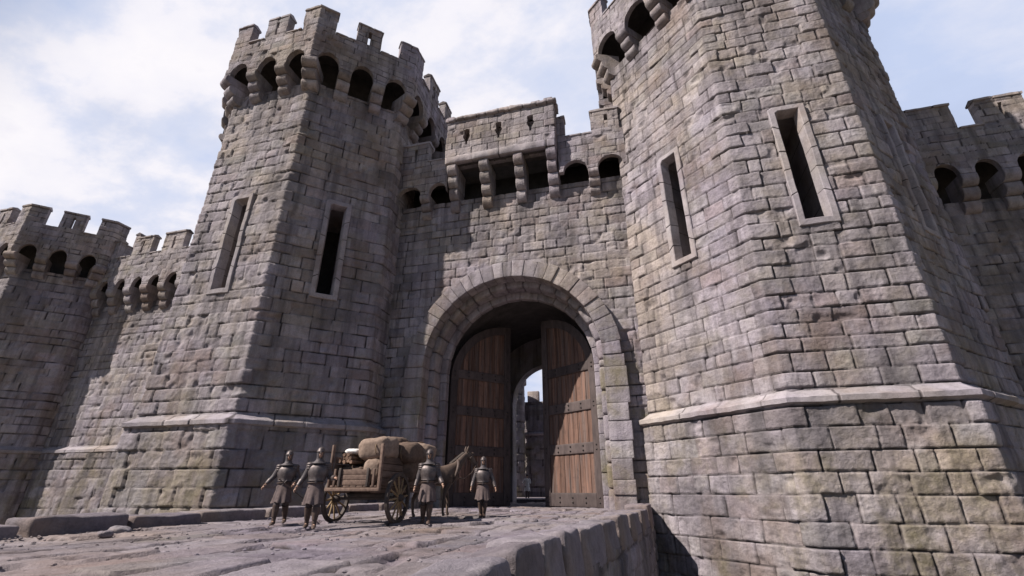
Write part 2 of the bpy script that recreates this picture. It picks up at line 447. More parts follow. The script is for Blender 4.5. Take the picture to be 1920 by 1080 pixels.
# ================================================================== the castle
def wall_relief(parent, name, strip, z0, z1, step, seed, base, mat=None, hmin=.58, hmax=.82, wmin=.8, wmax=1.9,
                holes=(), arch=None, thick=.35, quoin=.045, drip=5.5, corners=None, **kw):
    """masonry face; holes = (u0, u1, z0, z1) openings; arch = (uc, spring, radius)"""
    mat = mat or M_STONE
    fx = list(strip.cum); fz = []
    for a, b, c, d in holes: fx += [a, b]; fz += [c, d]
    us = cols(0, strip.cum[-1], step, fx)
    zs = cols(z0, z1, step, fz)
    U, Z = np.meshgrid(us, zs)
    cs = strip.corners() if corners is None else corners
    L = layout(seed, z0 - .3, z1 + .3, hmin, hmax, -.5, strip.cum[-1] + .5, wmin, wmax, cs)
    xy, n = strip.map(us)
    px = np.tile(xy[:, 0], (len(zs), 1)); py = np.tile(xy[:, 1], (len(zs), 1))
    h, c = stone(U, Z, L, px, py, Z, quoin=quoin, **kw)
    run = np.clip(fbm(U * 1.15, Z * .07, 3, seed + 61, 4) * 1.6 + .15, 0, 1)
    dmp = np.clip(1 - (z1 - Z) / drip, 0, 1) ** 1.3 * run if drip else np.zeros(U.shape)
    for a, b, e, d in holes:
        s = np.clip(1 - np.abs(U - (a + b) / 2) / ((b - a) * .8), 0, 1) ** .5 * np.clip(1 - (e - Z) / 3.2, 0, 1) * (Z < e) * np.clip(fbm(U * 3.5, Z * .12, 8, seed + 5, 3) + .55, 0, 1)
        dmp = np.maximum(dmp, s * .8)
    dmp = np.maximum(dmp, np.clip(fbm(U * .35, Z * .3, 6, seed + 44, 5) * 2.2 - .35, 0, 1) * .55)
    c = np.concatenate([c, dmp[..., None]], -1)
    um = (us[1:] + us[:-1]) / 2; zm = (zs[1:] + zs[:-1]) / 2
    UM, ZM = np.meshgrid(um, zm)
    keep = np.ones(UM.shape, bool)
    for a, b, e, d in holes: keep &= ~((UM > a) & (UM < b) & (ZM > e) & (ZM < d))
    if arch:
        uc, sp, r = arch
        keep &= ~((np.abs(UM - uc) < r) & (ZM < sp)) & ~((UM - uc) ** 2 + (ZM - sp) ** 2 < r * r)
    mb = MB()
    relief(mb, strip, us, Z, h, c, keep, thick)
    return mb.build(name, mat, parent, base=base)

def window(parent, strip, uc, z0, z1, w, base, seed):
    """narrow loop in a splayed dressed-stone frame"""
    prof = [(0, -.12), (0, .13), (.03, .16), (.25, .16), (.28, .13), (.37, -.36), (.05, -.42), (.05, -4.0)]
    xy0, n0 = strip.map(np.array([uc])); n0 = n0[0]
    k = int(np.clip(np.searchsorted(strip.cum, uc, 'right') - 1, 0, len(strip.L) - 1)); t = strip.t[k]; n0 = strip.fn[k]
    H = z1 - z0
    rj = np.random.RandomState(seed + 1); cut = np.cumsum(rj.uniform(.7, 1.3, 5)); cut = cut / cut[-1]
    TQ = [(0, 0), (.03, 0)]
    for a0, b0_ in zip(np.concatenate([[.03], cut[:-1]]), cut):
        for f in (.3, .6, .9): TQ.append((a0 + (b0_ - a0) * f, 0))
        if b0_ < .99: TQ += [(b0_ - .006, 0), (b0_, 1), (b0_ + .006, 0)]
    TQ = np.array(TQ)
    def ring(d, o, seed2):
        a = w / 2 - d; b0 = z0 + d * 1.05; b1 = z1 - d
        k2 = 7; q = TQ[:, 0]
        pts = [(-a + 2 * a * i / k2, b0) for i in range(k2)] + [(a, b0 + (b1 - b0) * i) for i in q] + \
              [(a - 2 * a * i / k2, b1) for i in range(k2)] + [(-a, b0 + (b1 - b0) * i) for i in q[::-1]]
        p = np.array(pts); o = o - .04 * np.concatenate([np.zeros(k2), TQ[:, 1], np.zeros(k2), TQ[::-1, 1]])
        nz = fbm(p[:, 0] * 1.6, p[:, 1] * 1.6, seed + np.zeros(len(p)), seed, 3)
        return np.stack([xy0[0, 0] + t[0] * p[:, 0] + n0[0] * (o + nz * .05), xy0[0, 1] + t[1] * p[:, 0] + n0[1] * (o + nz * .05), p[:, 1] + nz * .02], 1), p
    mb = MB(); V = []; C = []
    rg = np.random.RandomState(seed); tn = rg.rand(20, 2) * .7 + .25
    for d, o in prof:
        v, p = ring(d, o, seed); V.append(v)
        s = np.where(p[:, 1] < z0 + .5, 0, np.where(p[:, 1] > z1 - .5, 1, 2 + np.floor((p[:, 1] - z0) / (H / 4)) + 5 * (p[:, 0] > 0))).astype(int)
        jn = np.concatenate([np.zeros(7), TQ[:, 1], np.zeros(7), TQ[::-1, 1]])
        C.append(np.concatenate([tn[s], jn[:, None]], 1))
    nn = len(V[0])
    mb.add(np.concatenate(V), grid_faces(len(V), nn, True), np.concatenate(C))
    fr = mb.build('window', M_TRIM, parent, smooth=False, base=base)
    mb = MB(); v, p = ring(.02, -3.9, seed); mb.add(v, [np.arange(nn)], (.2, .5, 0))  # dark-coloured back plate stands for the shade inside the loop
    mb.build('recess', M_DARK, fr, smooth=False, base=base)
    return fr

def corbel(parent, P, u, over, z0, z1, w, base, seed, steps=3, name='corbel'):
    xy, n = P.map(np.array([u])); xy = xy[0]; n = n[0]
    ln = np.linalg.norm(n); nn = n / ln; t = np.array([-nn[1], nn[0]])
    foot = xy - n * over / 1.07 if name == 'corbel' else xy - n * over
    rg = np.random.RandomState(seed * 31 % 9973)
    mb = MB(); hs = (z1 - z0) / steps; ol = over * ln
    for k in range(steps):
        o0 = ol * (.06 + .94 * k / steps) - .05; o1 = ol * (.06 + .94 * (k + 1) / steps)
        za, zb = z0 + k * hs, z0 + (k + 1) * hs - .01
        # quarter-round nose: springs from the stone below, flat on top
        pr = [(-.5, za), (o0 * .93 if k else .02, za)] + [(o0 + (o1 - o0) * math.sin(t), za + (zb - za) * (.55 - .55 * math.cos(t) ** 1.2)) for t in np.linspace(.12, math.pi / 2, 7)] + [(o1, zb - .14), (o1 - .025, zb - .07), (o1 - .08, zb - .015), (o1 - .15, zb), (-.5, zb)]
        pr = np.array(pr); ww = w * (1 + rg.uniform(-.06, .06)); sh = rg.uniform(-.02, .02); tone = (rg.rand(), rg.rand(), 0)
        xs = np.array([-ww / 2, -ww / 2 + .035, -ww / 4, 0, ww / 4, ww / 2 - .035, ww / 2]) + sh
        rows = []
        for x, ins in zip(xs, (.035, 0, 0, 0, 0, 0, .035)):
            q = foot[None] + t[None] * x + nn[None] * (pr[:, :1] - ins * (pr[:, :1] > .1))
            W = np.concatenate([q, pr[:, 1:]], 1)
            W += (fbm(W[:, 0] * 3, W[:, 1] * 3, W[:, 2] * 3, seed, 3) * .03)[:, None] * np.array([nn[0], nn[1], .4])
            rows.append(W)
        V = np.concatenate(rows); mb.add(V, grid_faces(len(xs), len(pr))[:, ::-1], tone)
        mb.add(rows[0], [np.arange(len(pr))], tone); mb.add(rows[-1], [np.arange(len(pr))[::-1]], tone)
    return mb.build(name, M_STONE, parent, base=base, smooth=False)

def battlement(parent, wall, over, zc, merlons, arches, corbels, seed, step, base, thick=.55, stones=(.42, .58, .6, 1.2), cw=.80, flat=()):
    """overhanging parapet: arched band, merlons with copings, sills in the gaps, stepped corbels"""
    z0, spring, apex, cren, top = zc
    P = wall.offset(over)
    fx = list(P.cum)
    for a, b in list(arches) + [f[:2] for f in flat]: fx += [a, b]
    us = cols(0, P.cum[-1], step, fx)
    zb = np.full(us.shape, spring)
    for a, b in arches:
        q = (us - (a + b) / 2) / ((b - a) / 2); m = np.abs(q) <= 1
        zb[m] = np.maximum(zb[m], spring + (apex - spring) * np.sqrt(np.clip(1 - q[m] ** 2, 0, 1)))
    for a, b, zz in flat: zb[(us >= a) & (us <= b)] = zz
    nz = max(4, int((cren - spring) / step))
    tt = np.linspace(0, 1, nz)[:, None]
    Z = zb[None] + tt * (cren - zb[None])
    U = np.tile(us, (nz, 1))
    L = layout(seed, spring - .2, top + .3, *stones[:2], -.5, P.cum[-1] + .5, *stones[2:], P.corners(), (.35, .8))
    xy, n = P.map(us); px = np.tile(xy[:, 0], (nz, 1)); py = np.tile(xy[:, 1], (nz, 1))
    sk = dict(depth=.045, bev=.06, off=.02, rough=.02, quoin=.0)
    h, c = stone(U, Z, L, px, py, Z, **sk)
    mb = MB(); relief(mb, P, us, Z, h, c, None, .3, True)
    mb.build('parapet', M_STONE, parent, base=base)
    gaps = []
    ms = sorted(merlons)
    for i, (a, b, slit) in enumerate(ms):
        sl = []
        if slit:
            mid = (a + b) / 2 if slit is True else slit
            sl = [mid - .11, mid + .11]
        us2 = cols(a, b, step, list(P.cum) + sl)
        zt = top - .26
        s0, s1 = cren + (zt - cren) * .12, cren + (zt - cren) * .80
        zs2 = cols(cren, zt, step, [s0, s1] if sl else [])
        U2, Z2 = np.meshgrid(us2, zs2)
        xy, n = P.map(us2); px = np.tile(xy[:, 0], (len(zs2), 1)); py = np.tile(xy[:, 1], (len(zs2), 1))
        h, c = stone(U2, Z2, L, px, py, Z2, **sk)
        keep = None
        if sl:
            um = (us2[1:] + us2[:-1]) / 2; zm = (zs2[1:] + zs2[:-1]) / 2
            UM, ZM = np.meshgrid(um, zm)
            keep = ~((UM > sl[0]) & (UM < sl[1]) & (ZM > s0) & (ZM < s1))
        mb = MB(); relief(mb, P, us2, Z2, h, c, keep, thick, True)
        me = mb.build('merlon', M_STONE, parent, base=base)
        mb = MB(); g = rnd.uniform(-.02, .03)
        usc = cols(a - .05, b + .05, .1, P.cum) if a > .06 and b < P.cum[-1] - .06 else cols(a, b, .1, P.cum)
        sweep(mb, P, usc, [(.0, zt - .01), (.10, zt - .01), (.10, zt + .12 + g), (-.22, zt + .27 + g), (-thick - .08, zt + .12), (-thick - .08, zt - .01)], seed + i, 1.1, .03, True, True)
        mb.build('coping', M_TRIM, me, smooth=False, base=base)
    for (a, b, _), (a2, _, _) in zip(ms[:-1], ms[1:]):
        gaps.append((b, a2))
    for i, (a, b) in enumerate(gaps):
        if b - a < .1: continue
        mb = MB()
        sweep(mb, P, cols(a + .015, b - .015, .1, P.cum), [(.08, cren + .0), (.08, cren + .10), (-.2, cren + .15), (-thick - .03, cren + .1), (-thick - .03, cren)], seed + i + 50, .9, .02, True, True)
        mb.build('sill', M_TRIM, parent, smooth=False, base=base)
    for i, (u, w) in enumerate(corbels):
        corbel(parent, P, u, over * 1.07, z0, spring + .02, w or cw, base, seed * 13 + i)
    return P

def face_plan(P, faces, narch, arm=1.2, midw=1.7, half=.41):
    """arches, corbels and merlons of a tower's parapet, face by face"""
    arches = []; corb = []; mer = []
    for k in faces:
        a, b = P.cum[k], P.cum[k + 1]; L = b - a
        for i in range(narch):
            arches.append((a + L * i / narch + half, a + L * (i + 1) / narch - half))
            if i: corb.append((a + L * i / narch, None))
        corb.append((a, .92))
        mer.append((a + L / 2 - midw / 2, a + L / 2 + midw / 2, True))
    for k in faces:
        a = P.cum[k]
        if k > faces[0]: mer.append((a - arm, a + arm, False))
    mer.append((P.cum[faces[0]], P.cum[faces[0]] + arm, False)); mer.append((P.cum[faces[-1] + 1] - arm, P.cum[faces[-1] + 1], False))
    return arches, corb, mer

def tower(name, label, pts, zc, ledge, wins, seed, step, pstep, group, zbase=-6.0, plinth=True, hm=(.56, .78)):
    cx, cy = np.mean([p[0] for p in pts]), np.mean([p[1] for p in pts])
    base = (cx, cy, zbase)
    T = thing(name, label, 'tower', base, 0, group)
    full = Strip(list(pts) + [pts[0]])
    front = Strip(pts[:6])
    holes = []
    for k, z0, z1, w in wins:
        uc = front.cum[k] + front.L[k] / 2
        holes.append((uc - w / 2 + .2, uc + w / 2 - .2, z0 + .2, z1 - .2))
    wall_relief(T, 'wall', front, ledge, zc[0] + .75, step, seed, base, hmin=hm[0], hmax=hm[1], holes=holes)
    # hollow added behind the corbels, dark-coloured and set back to deepen arch shade
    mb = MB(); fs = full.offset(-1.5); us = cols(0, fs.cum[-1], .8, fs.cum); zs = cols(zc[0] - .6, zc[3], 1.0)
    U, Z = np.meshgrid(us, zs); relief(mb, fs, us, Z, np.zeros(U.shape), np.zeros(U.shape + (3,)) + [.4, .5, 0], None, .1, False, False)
    mb.build('arch_shade_wall', M_DARK, T, base=base)
    # plain rear faces
    mb = MB(); rear = Strip(pts[5:] + [pts[0]])
    us = cols(0, rear.cum[-1], .6, rear.cum); zs = cols(zbase, zc[0] + .75, .8)
    U, Z = np.meshgrid(us, zs); relief(mb, rear, us, Z, np.zeros(U.shape), np.zeros(U.shape + (3,)) + [.4, .5, 0], None, .1, False, False)
    mb.build('rear_wall', M_STONE, T, base=base)
    for i, (k, z0, z1, w) in enumerate(wins):
        window(T, front, front.cum[k] + front.L[k] / 2, z0, z1, w, base, seed + 40 + i)
    po = .32
    pl = front.offset(po)
    wall_relief(T, 'plinth', pl, zbase, ledge - .30, step, seed + 5, base, hmin=.66, hmax=.88, wmin=.9, wmax=2.0, quoin=.06, off=.045, rough=.042)
    mb = MB(); us = cols(0, front.cum[-1], .07, front.cum)
    sweep(mb, front, us, [(-.1, ledge + .24), (.03, ledge + .22), (.36, ledge - .02), (.52, ledge - .07), (.57, ledge - .12), (.56, ledge - .30), (.36, ledge - .38), (.1, ledge - .40)], seed + 8, 1.9, .03, False)
    mb.build('string_course', M_TRIM, T, base=base, smooth=False)
    over = 1.02
    P = full.offset(over)
    ar, co, me = face_plan(P, range(8), 3)
    battlement(T, full, over, zc, me, ar, co, seed + 11, pstep, base)
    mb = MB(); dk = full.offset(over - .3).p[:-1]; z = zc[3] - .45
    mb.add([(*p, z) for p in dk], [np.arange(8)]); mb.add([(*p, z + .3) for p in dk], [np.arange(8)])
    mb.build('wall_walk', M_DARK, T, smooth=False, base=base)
    return T

G = 24.6
GT = (24.9, 26.75, 27.7, 29.65, 31.7)
GT2 = (26.2, 28.0, 28.95, 30.9, 33.0)
WZ = (10.75, 17.2)
right_pts = [(0.5, 29.6), (0.5, 24.2), (5.36, 19.5), (10.72, 19.5), (15.2, 24.0), (15.2, 29.6), (10.72, 34.2), (5.36, 34.2)]
left_pts = [(-28.95, 28.8), (-28.95, 22.9), (-24.65, 18.7), (-18.75, 18.7), (-14.45, 22.9), (-14.45, 28.8), (-18.75, 33.0), (-24.65, 33.0)]
far_pts = [(-61.4, 33.8), (-61.4, 28.3), (-57.6, 24.5), (-51.9, 24.5), (-48.1, 28.3), (-48.1, 33.8), (-51.9, 37.6), (-57.6, 37.6)]
TW = 'octagonal castle towers'
tower('gate_tower', 'huge sunlit octagonal tower right of the gate, its top cut off by the picture edge', right_pts, GT2, 4.05,
      [(1, 11.0, 17.6, 1.5), (2, 11.0, 17.4, 1.55), (3, 11.0, 17.5, 1.5)], 21, .044, .07, TW)
tower('gate_tower', 'octagonal stone tower left of the gate with its whole battlement visible against the sky', left_pts, GT, 4.05,
      [(2, *WZ, 1.5), (3, *WZ, 1.5)], 22, .06, .06, TW)
tower('wall_tower', 'distant shaded octagonal tower at the left end of the curtain wall', far_pts, (18.2, 20.0, 20.95, 22.95, 24.95), 3.9,
      [], 23, .09, .08, TW, hm=(.58, .78))

# ------------------------------------------------------------------ curtain walls
def curtain(label, x0, x1, y, seed, mer, c0, spacing, n, step):
    base = ((x0 + x1) / 2, y, -6)
    T = thing('curtain_wall', label, 'wall', base, 0, 'castle curtain walls')
    st = Strip([(x0, y), (x1, y)])
    wall_relief(T, 'wall', st, 3.9, 16.5, step, seed, base, hmin=.55, hmax=.72, wmin=.7, wmax=1.5)
    wall_relief(T, 'plinth', st.offset(.3), -6, 3.6, step, seed + 1, base, hmin=.62, hmax=.8, wmin=.8, wmax=1.7)
    mb = MB()
    sweep(mb, st, cols(0, st.cum[-1], .1), [(-.1, 4.15), (.03, 4.12), (.36, 3.9), (.42, 3.85), (.42, 3.66), (.2, 3.55)], seed + 2, 1.8, .03, False)
    mb.build('string_course', M_TRIM, T, base=base, smooth=False)
    cor = [(c0 + i * spacing - x0, None) for i in range(n)]
    ar = [(a + .37, b - .37) for (a, _), (b, _) in zip(cor[:-1], cor[1:])]
    battlement(T, st, 1.0, (15.6, 17.85, 18.65, 21.0, 23.1), [(a - x0, b - x0, s) for a, b, s in mer], ar, cor, seed + 3, .07, base)
    mb = MB(); plain_box(mb, boxp(x0, x1, y - .45, y + 3, 20.5, 20.8)); plain_box(mb, boxp(x0, x1, y + 1.6, y + 2, 2, 20.5))  # second box: dark wall added to deepen shade behind the arches
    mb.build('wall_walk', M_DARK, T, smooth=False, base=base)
curtain('left curtain wall running from the distant tower to the tower beside the cart', -48.1, -28.6, 29.4, 31,
        [(-47.9, -46.5, False), (-44.6, -42.4, True), (-41.0, -38.6, True), (-37.2, -35.0, True), (-33.6, -31.4, True)], -47.6, 1.98, 10, .08)
curtain('shaded curtain wall at the right edge beyond the big tower', 15.0, 40.0, 29.4, 33,
        [(15.1, 16.8, False), (18.2, 20.5, False), (21.8, 24.2, True), (25.5, 27.9, True), (29.2, 31.6, True), (33, 35.3, True), (36.6, 39, True)], 15.9, 2.02, 12, .07)

# ------------------------------------------------------------------ gatehouse
XC, ZS, RI, RO = -6.62, 7.35, 5.08, 6.08
base = (XC, G, 0)
GH = thing('gatehouse', 'gatehouse wall between the two big towers with round arch, open doors and overhanging stone box', 'gatehouse', base)
gw = Strip([(-14.6, G), (0.8, G)])
wall_relief(GH, 'wall', gw, -1.5, 18.65, .055, 41, base, hmin=.52, hmax=.7, wmin=.65, wmax=1.5, arch=(XC + 14.6, ZS, 5.55), thick=.6)
def ring_stones(name, ri, ro, y0, y1, nv, hj, seed, jit=.08, r=.07, amp=.03):
    mb = MB(); rg = np.random.RandomState(seed); s = 0
    for side in (-1, 1):
        z = -.3 if hj > .5 else 0
        while z < ZS - .05:
            hh = min(hj * rg.uniform(.75, 1.3), ZS - z)
            if ZS - (z + hh) < .3: hh = ZS - z
            o = ro + (.08 if jit else 0) + rg.uniform(-jit, jit) * 2.5; f = y0 + rg.uniform(-.04, .04)
            xa, xb = sorted((XC + side * ri, XC + side * o))
            block(boxp(xa, xb, f, y1, z + .005, z + hh - .005), 5, r, amp, 1.8, seed + s, None, mb); s += 1
            z += hh
    cuts = np.cumsum(rg.uniform(.8, 1.2, nv)); cuts = np.concatenate([[0], cuts]) / cuts[-1] * math.pi
    for a, b in zip(cuts[:-1], cuts[1:]):
        a2, b2 = a + .005 / ri, b - .005 / ri
        o = ro + rg.uniform(-jit, jit); f = y0 + rg.uniform(-.05, .04)
        def q(an, rr, y): return (XC - math.cos(an) * rr, y, ZS + math.sin(an) * rr)
        i2 = ri / math.cos((b - a) / 2) ** .5
        block([q(a2, i2, f), q(b2, i2, f), q(b2, i2, y1), q(a2, i2, y1), q(a2, o, f), q(b2, o, f), q(b2, o, y1), q(a2, o, y1)], 5, r, amp, 1.8, seed + s, None, mb); s += 1
    return mb.build(name, M_TRIM if False else M_STONE, GH, base=base)
ring_stones('arch_ring', RI, RO, 24.05, 24.95, 27, .82, 301, .04, .04, .022)
ring_stones('middle_arch', 4.76, 5.45, 24.97, 26.0, 15, 1.0, 352, .0, .16, .01)
ring_stones('inner_arch', 4.42, 5.2, 26.02, 26.5, 15, .9, 402, .0, .05, .012)
# passage behind the doors
for sx in (-1, 1):
    st = Strip([(XC + sx * 4.95, 36.0), (XC + sx * 4.95, 26.3)]) if sx > 0 else Strip([(XC - 4.95, 26.3), (XC - 4.95, 36.0)])
    mb = MB(); us = cols(0, 9.7, .14); zs = cols(-.2, ZS, .14); U, Z = np.meshgrid(us, zs)
    L = layout(430 + sx, -.5, ZS + .5, .5, .7, -.5, 10.5, .7, 1.5)
    xy, n = st.map(us); h, c = stone(U, Z, L, np.tile(xy[:, 0], (len(zs), 1)), np.tile(xy[:, 1], (len(zs), 1)), Z)
    relief(mb, st, us, Z, h, c, None, .3)
    mb.build('passage_wall', M_STONE, GH, base=base)
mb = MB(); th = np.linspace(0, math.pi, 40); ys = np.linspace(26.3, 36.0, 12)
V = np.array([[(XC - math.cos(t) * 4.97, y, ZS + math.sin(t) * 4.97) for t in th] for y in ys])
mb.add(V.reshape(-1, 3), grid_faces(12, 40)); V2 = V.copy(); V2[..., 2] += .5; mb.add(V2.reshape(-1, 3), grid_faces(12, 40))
plain_box(mb, boxp(-14.4, .5, 24.36, 36, 21.1, 21.4)); plain_box(mb, boxp(-14.4, .5, 26.0, 26.3, 13.3, 21.0))  # roof slab and dark set-back wall keep the space behind the arches black
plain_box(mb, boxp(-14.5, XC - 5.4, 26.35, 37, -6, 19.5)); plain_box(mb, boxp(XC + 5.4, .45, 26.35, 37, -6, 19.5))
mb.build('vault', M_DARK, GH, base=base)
mb = MB(); st = Strip([(XC - 5.4, 36.0), (XC + 5.4, 36.0)]); ER, EZ = 2.95, 7.15
for a, b, sp in ((0, 5.4 - ER, None), (5.4 - ER, 5.4 + ER, 1), (5.4 + ER, 10.8, None)):
    us = cols(a, b, .12); zb = np.full(us.shape, -.3)
    if sp: zb = EZ + np.sqrt(np.clip(ER ** 2 - (us - 5.4) ** 2, 0, None))
    tt = np.linspace(0, 1, 40)[:, None]; Z = zb[None] + tt * (13.4 - zb[None])
    relief(mb, st, us, Z, np.zeros(Z.shape), np.zeros(Z.shape + (3,)) + [.5, .5, 0], None, 1.2, True)
mb.build('inner_gate_wall', M_STONE, GH, base=base)
# battlement over the gate, interrupted by the overhanging box
X0 = -14.6
cz = (17.5, 19.05, 19.8, 21.7, 23.6)
battlement(GH, gw, .82, cz, [(-14.5 - X0, -12.4 - X0, -13.35 - X0), (-10.75 - X0, -2.85 - X0, False), (-1.15 - X0, .6 - X0, -.18 - X0)],
           [(.15, -12.72 - X0), (-12.12 - X0, -10.85 - X0), (-3.05 - X0, -1.55 - X0), (-.92 - X0, .62 - X0)],
           [(-12.42 - X0, .64), (-1.22 - X0, .64)], 47, .05, base, flat=[(-10.8 - X0, -3.35 - X0, 20.8)])
bx = Strip([(-10.75, 24.3), (-10.75, 23.15), (-3.4, 23.15), (-3.4, 24.3)])
us = cols(0, bx.cum[-1], .04, bx.cum); zs = cols(21.2, 24.25, .04); U, Z = np.meshgrid(us, zs)
L = layout(52, 21.2, 24.6, .52, .64, -.2, bx.cum[-1] + .2, .6, 1.25, bx.corners(), (.35, .75))
xy, n = bx.map(us)
h, c = stone(U, Z, L, np.tile(xy[:, 0], (len(zs), 1)), np.tile(xy[:, 1], (len(zs), 1)), Z, depth=.045, bev=.06, off=.02, rough=.02, quoin=.01)
um = (us[1:] + us[:-1]) / 2; zm = (zs[1:] + zs[:-1]) / 2; UM, ZM = np.meshgrid(um, zm); keep = np.ones(UM.shape, bool)
for xs, zz in ((-9.35, 22.75), (-7.12, 22.82), (-4.95, 22.9)):
    d = np.abs(UM - (bx.cum[1] + xs + 10.75)); dz = ZM - zz
    keep &= ~((d < .07) & (dz > -.72) & (dz < .62)) & ~(d < .26 * np.clip(1 - np.abs(dz) / .48, 0, 1) ** .6) & ~((d < .19) & (dz > .25) & (dz < .6))
mb = MB(); relief(mb, bx, us, Z, h, c, keep, .45, True)
box = mb.build('overhanging_box', M_STONE, GH, base=base)
mb = MB(); sweep(mb, bx, cols(0, bx.cum[-1], .08, bx.cum), [(-.3, 20.74), (.03, 20.74), (.05, 20.76), (.045, 21.22), (.03, 21.26), (-.3, 21.26)], 61, 2.4, .02, True, True)
mb.build('base_slab', M_TRIM, box, base=base)
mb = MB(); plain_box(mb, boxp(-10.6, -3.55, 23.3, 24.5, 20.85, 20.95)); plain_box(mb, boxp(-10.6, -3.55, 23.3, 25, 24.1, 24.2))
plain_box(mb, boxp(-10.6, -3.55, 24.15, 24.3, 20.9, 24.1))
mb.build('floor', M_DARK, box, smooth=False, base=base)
mb = MB(); sweep(mb, bx, cols(0, bx.cum[-1], .06, bx.cum), [(-.3, 24.22), (.14, 24.22), (.2, 24.28), (.17, 24.47), (-.2, 24.56), (-.9, 24.6)], 63, .9, .07, True)
for i, (x, w, hh) in enumerate(((-10.6, .55, .16), (-9.2, .5, .12), (-8.1, .45, .09), (-7.0, .7, .14), (-5.6, .5, .08), (-4.6, .6, .12), (-3.75, .6, .22), (-6.3, .5, .1))):
    block(boxp(x - w/2, x + w/2, 23.1, 23.75, 24.42, 24.52 + hh), 4, .06, .05, 3, 640 + i, None, mb)
mb.build('roof', M_STONE, box, base=base)
boxP = Strip([(-10.75, G - 1.4), (-3.4, G - 1.4)])
for i, x in enumerate((-10.38, -8.15, -5.85, -3.72)):
    corbel(GH, boxP, x + 10.75, 1.38, 17.75, 20.76, .62, base, 700 + i, 4, 'box_corbel')

# ------------------------------------------------------------------ the two door leaves
LW, LZ, LH = 4.32, 7.1, 4.05
def door(hinge, ang, mirror, label):
    """boards set in a stout frame; x runs from the hinge to the free edge"""
    s = -1 if mirror else 1
    def top(x): q = np.clip((LW - np.asarray(x, float)) / LW, 0, 1); return LZ + LH * np.sqrt(1 - q * q)
    mb = MB(); n = 11; ed = np.linspace(.05, LW - .05, n + 1)
    rg = np.random.RandomState(71 + mirror)
    for i in range(n):
        a, b = ed[i] + .012, ed[i + 1] - .012; tone = (rg.rand(), rg.rand(), 0); y = rg.uniform(-.012, .012)
        xs = np.linspace(a, b, 4); zt = top(xs); zs = np.linspace(0, 1, 14)
        for yy, fl in ((-.06 + y, 1), (.06 + y, -1)):
            v = np.array([[(s * x, yy * 1, .12 + q * (t - .2)) for x, t in zip(xs, zt)] for q in zs]).reshape(-1, 3)
            bow = np.zeros(len(v)); v[:, 1] += (np.abs(np.tile(np.linspace(-1, 1, 4), 14)) > .9) * .012 * fl
            mb.add(v, grid_faces(14, 4)[:, ::fl * s], tone)
    leaf = mb.build('door_leaf', M_OAK, GH)
    leaf.location = (hinge[0] - base[0], hinge[1] - base[1], .02); leaf.rotation_euler = (0, 0, ang)
    if label: leaf['label'] = label
    def bar(x0, x1, z0, z1, i, th=.14, nm='rail'):
        m2 = MB(); block([(s * x0, -th, z0), (s * x1, -th, z0), (s * x1, th, z0), (s * x0, th, z0), (s * x0, -th, z1), (s * x1, -th, z1), (s * x1, th, z1), (s * x0, th, z1)],
              6, .03, .012, 2.5, 760 + i + 40 * mirror, None, m2)
        return m2.build(nm, M_RAIL, leaf)
    fw = .46
    bar(fw + .01, LW - fw - .01, .02, .72, 0)
    bar(0, fw, 0, LZ, 1, .155, 'stile'); bar(LW - fw, LW, 0, LZ + LH - .12, 2, .155, 'stile')
    zr = ((2.72, 3.28), (5.02, 5.58), (7.25, 7.8))
    for i, (a, b) in enumerate(zr): bar(fw + .01, LW - fw - .01, a, b, 3 + i)
    m2 = MB(); xs = LW - LW * np.cos(np.linspace(0, math.pi / 2, 28))
    for yy in (-.13, .13):
        o = np.stack([s * xs, np.full(28, yy), top(xs)], 1); cc = np.array([s * LW, yy, LZ]); i2 = cc + (o - cc) * np.array([.885, 1, .87])
        m2.add(np.concatenate([o, i2]), grid_faces(2, 28))
    o1 = np.stack([s * xs, np.full(28, -.13), top(xs)], 1); o2 = o1 + [0, .26, 0]; m2.add(np.concatenate([o1, o2]), grid_faces(2, 28))
    c1 = np.array([s * LW, -.13, LZ]); i1 = c1 + (o1 - c1) * np.array([.885, 1, .87]); m2.add(np.concatenate([i1, i1 + [0, .26, 0]]), grid_faces(2, 28))
    m2.build('arched_rail', M_RAIL, leaf)
    global STUD
    m2 = MB(); blob(m2, (0, -.015, 0), (.05, .035, .05), 3, 0, 1, 10, 8)
    def stud(x, z):
        global STUD
        if STUD is None: STUD = m2.build('stud', M_IRON, leaf)
        else:
            o = STUD.copy(); COL.objects.link(o); o.parent = leaf; STUD_L.append(o)
        (STUD_L[-1] if STUD_L else STUD).location = (s * x, -.15, z)
    for a, b in zr + ((.02, .72),):
        for k in range(5):
            x = fw * .5 + (LW - fw) * k / 4
            for z in ((a + b) / 2 - .12, (a + b) / 2 + .12): stud(x, z)
    return leaf
STUD, STUD_L = None, []
door((-11.05, 26.65), R(48), False, 'left leaf swung far open into the dark passage')
door((-2.15, 26.65), R(-35), True, 'right leaf half open and partly sunlit')
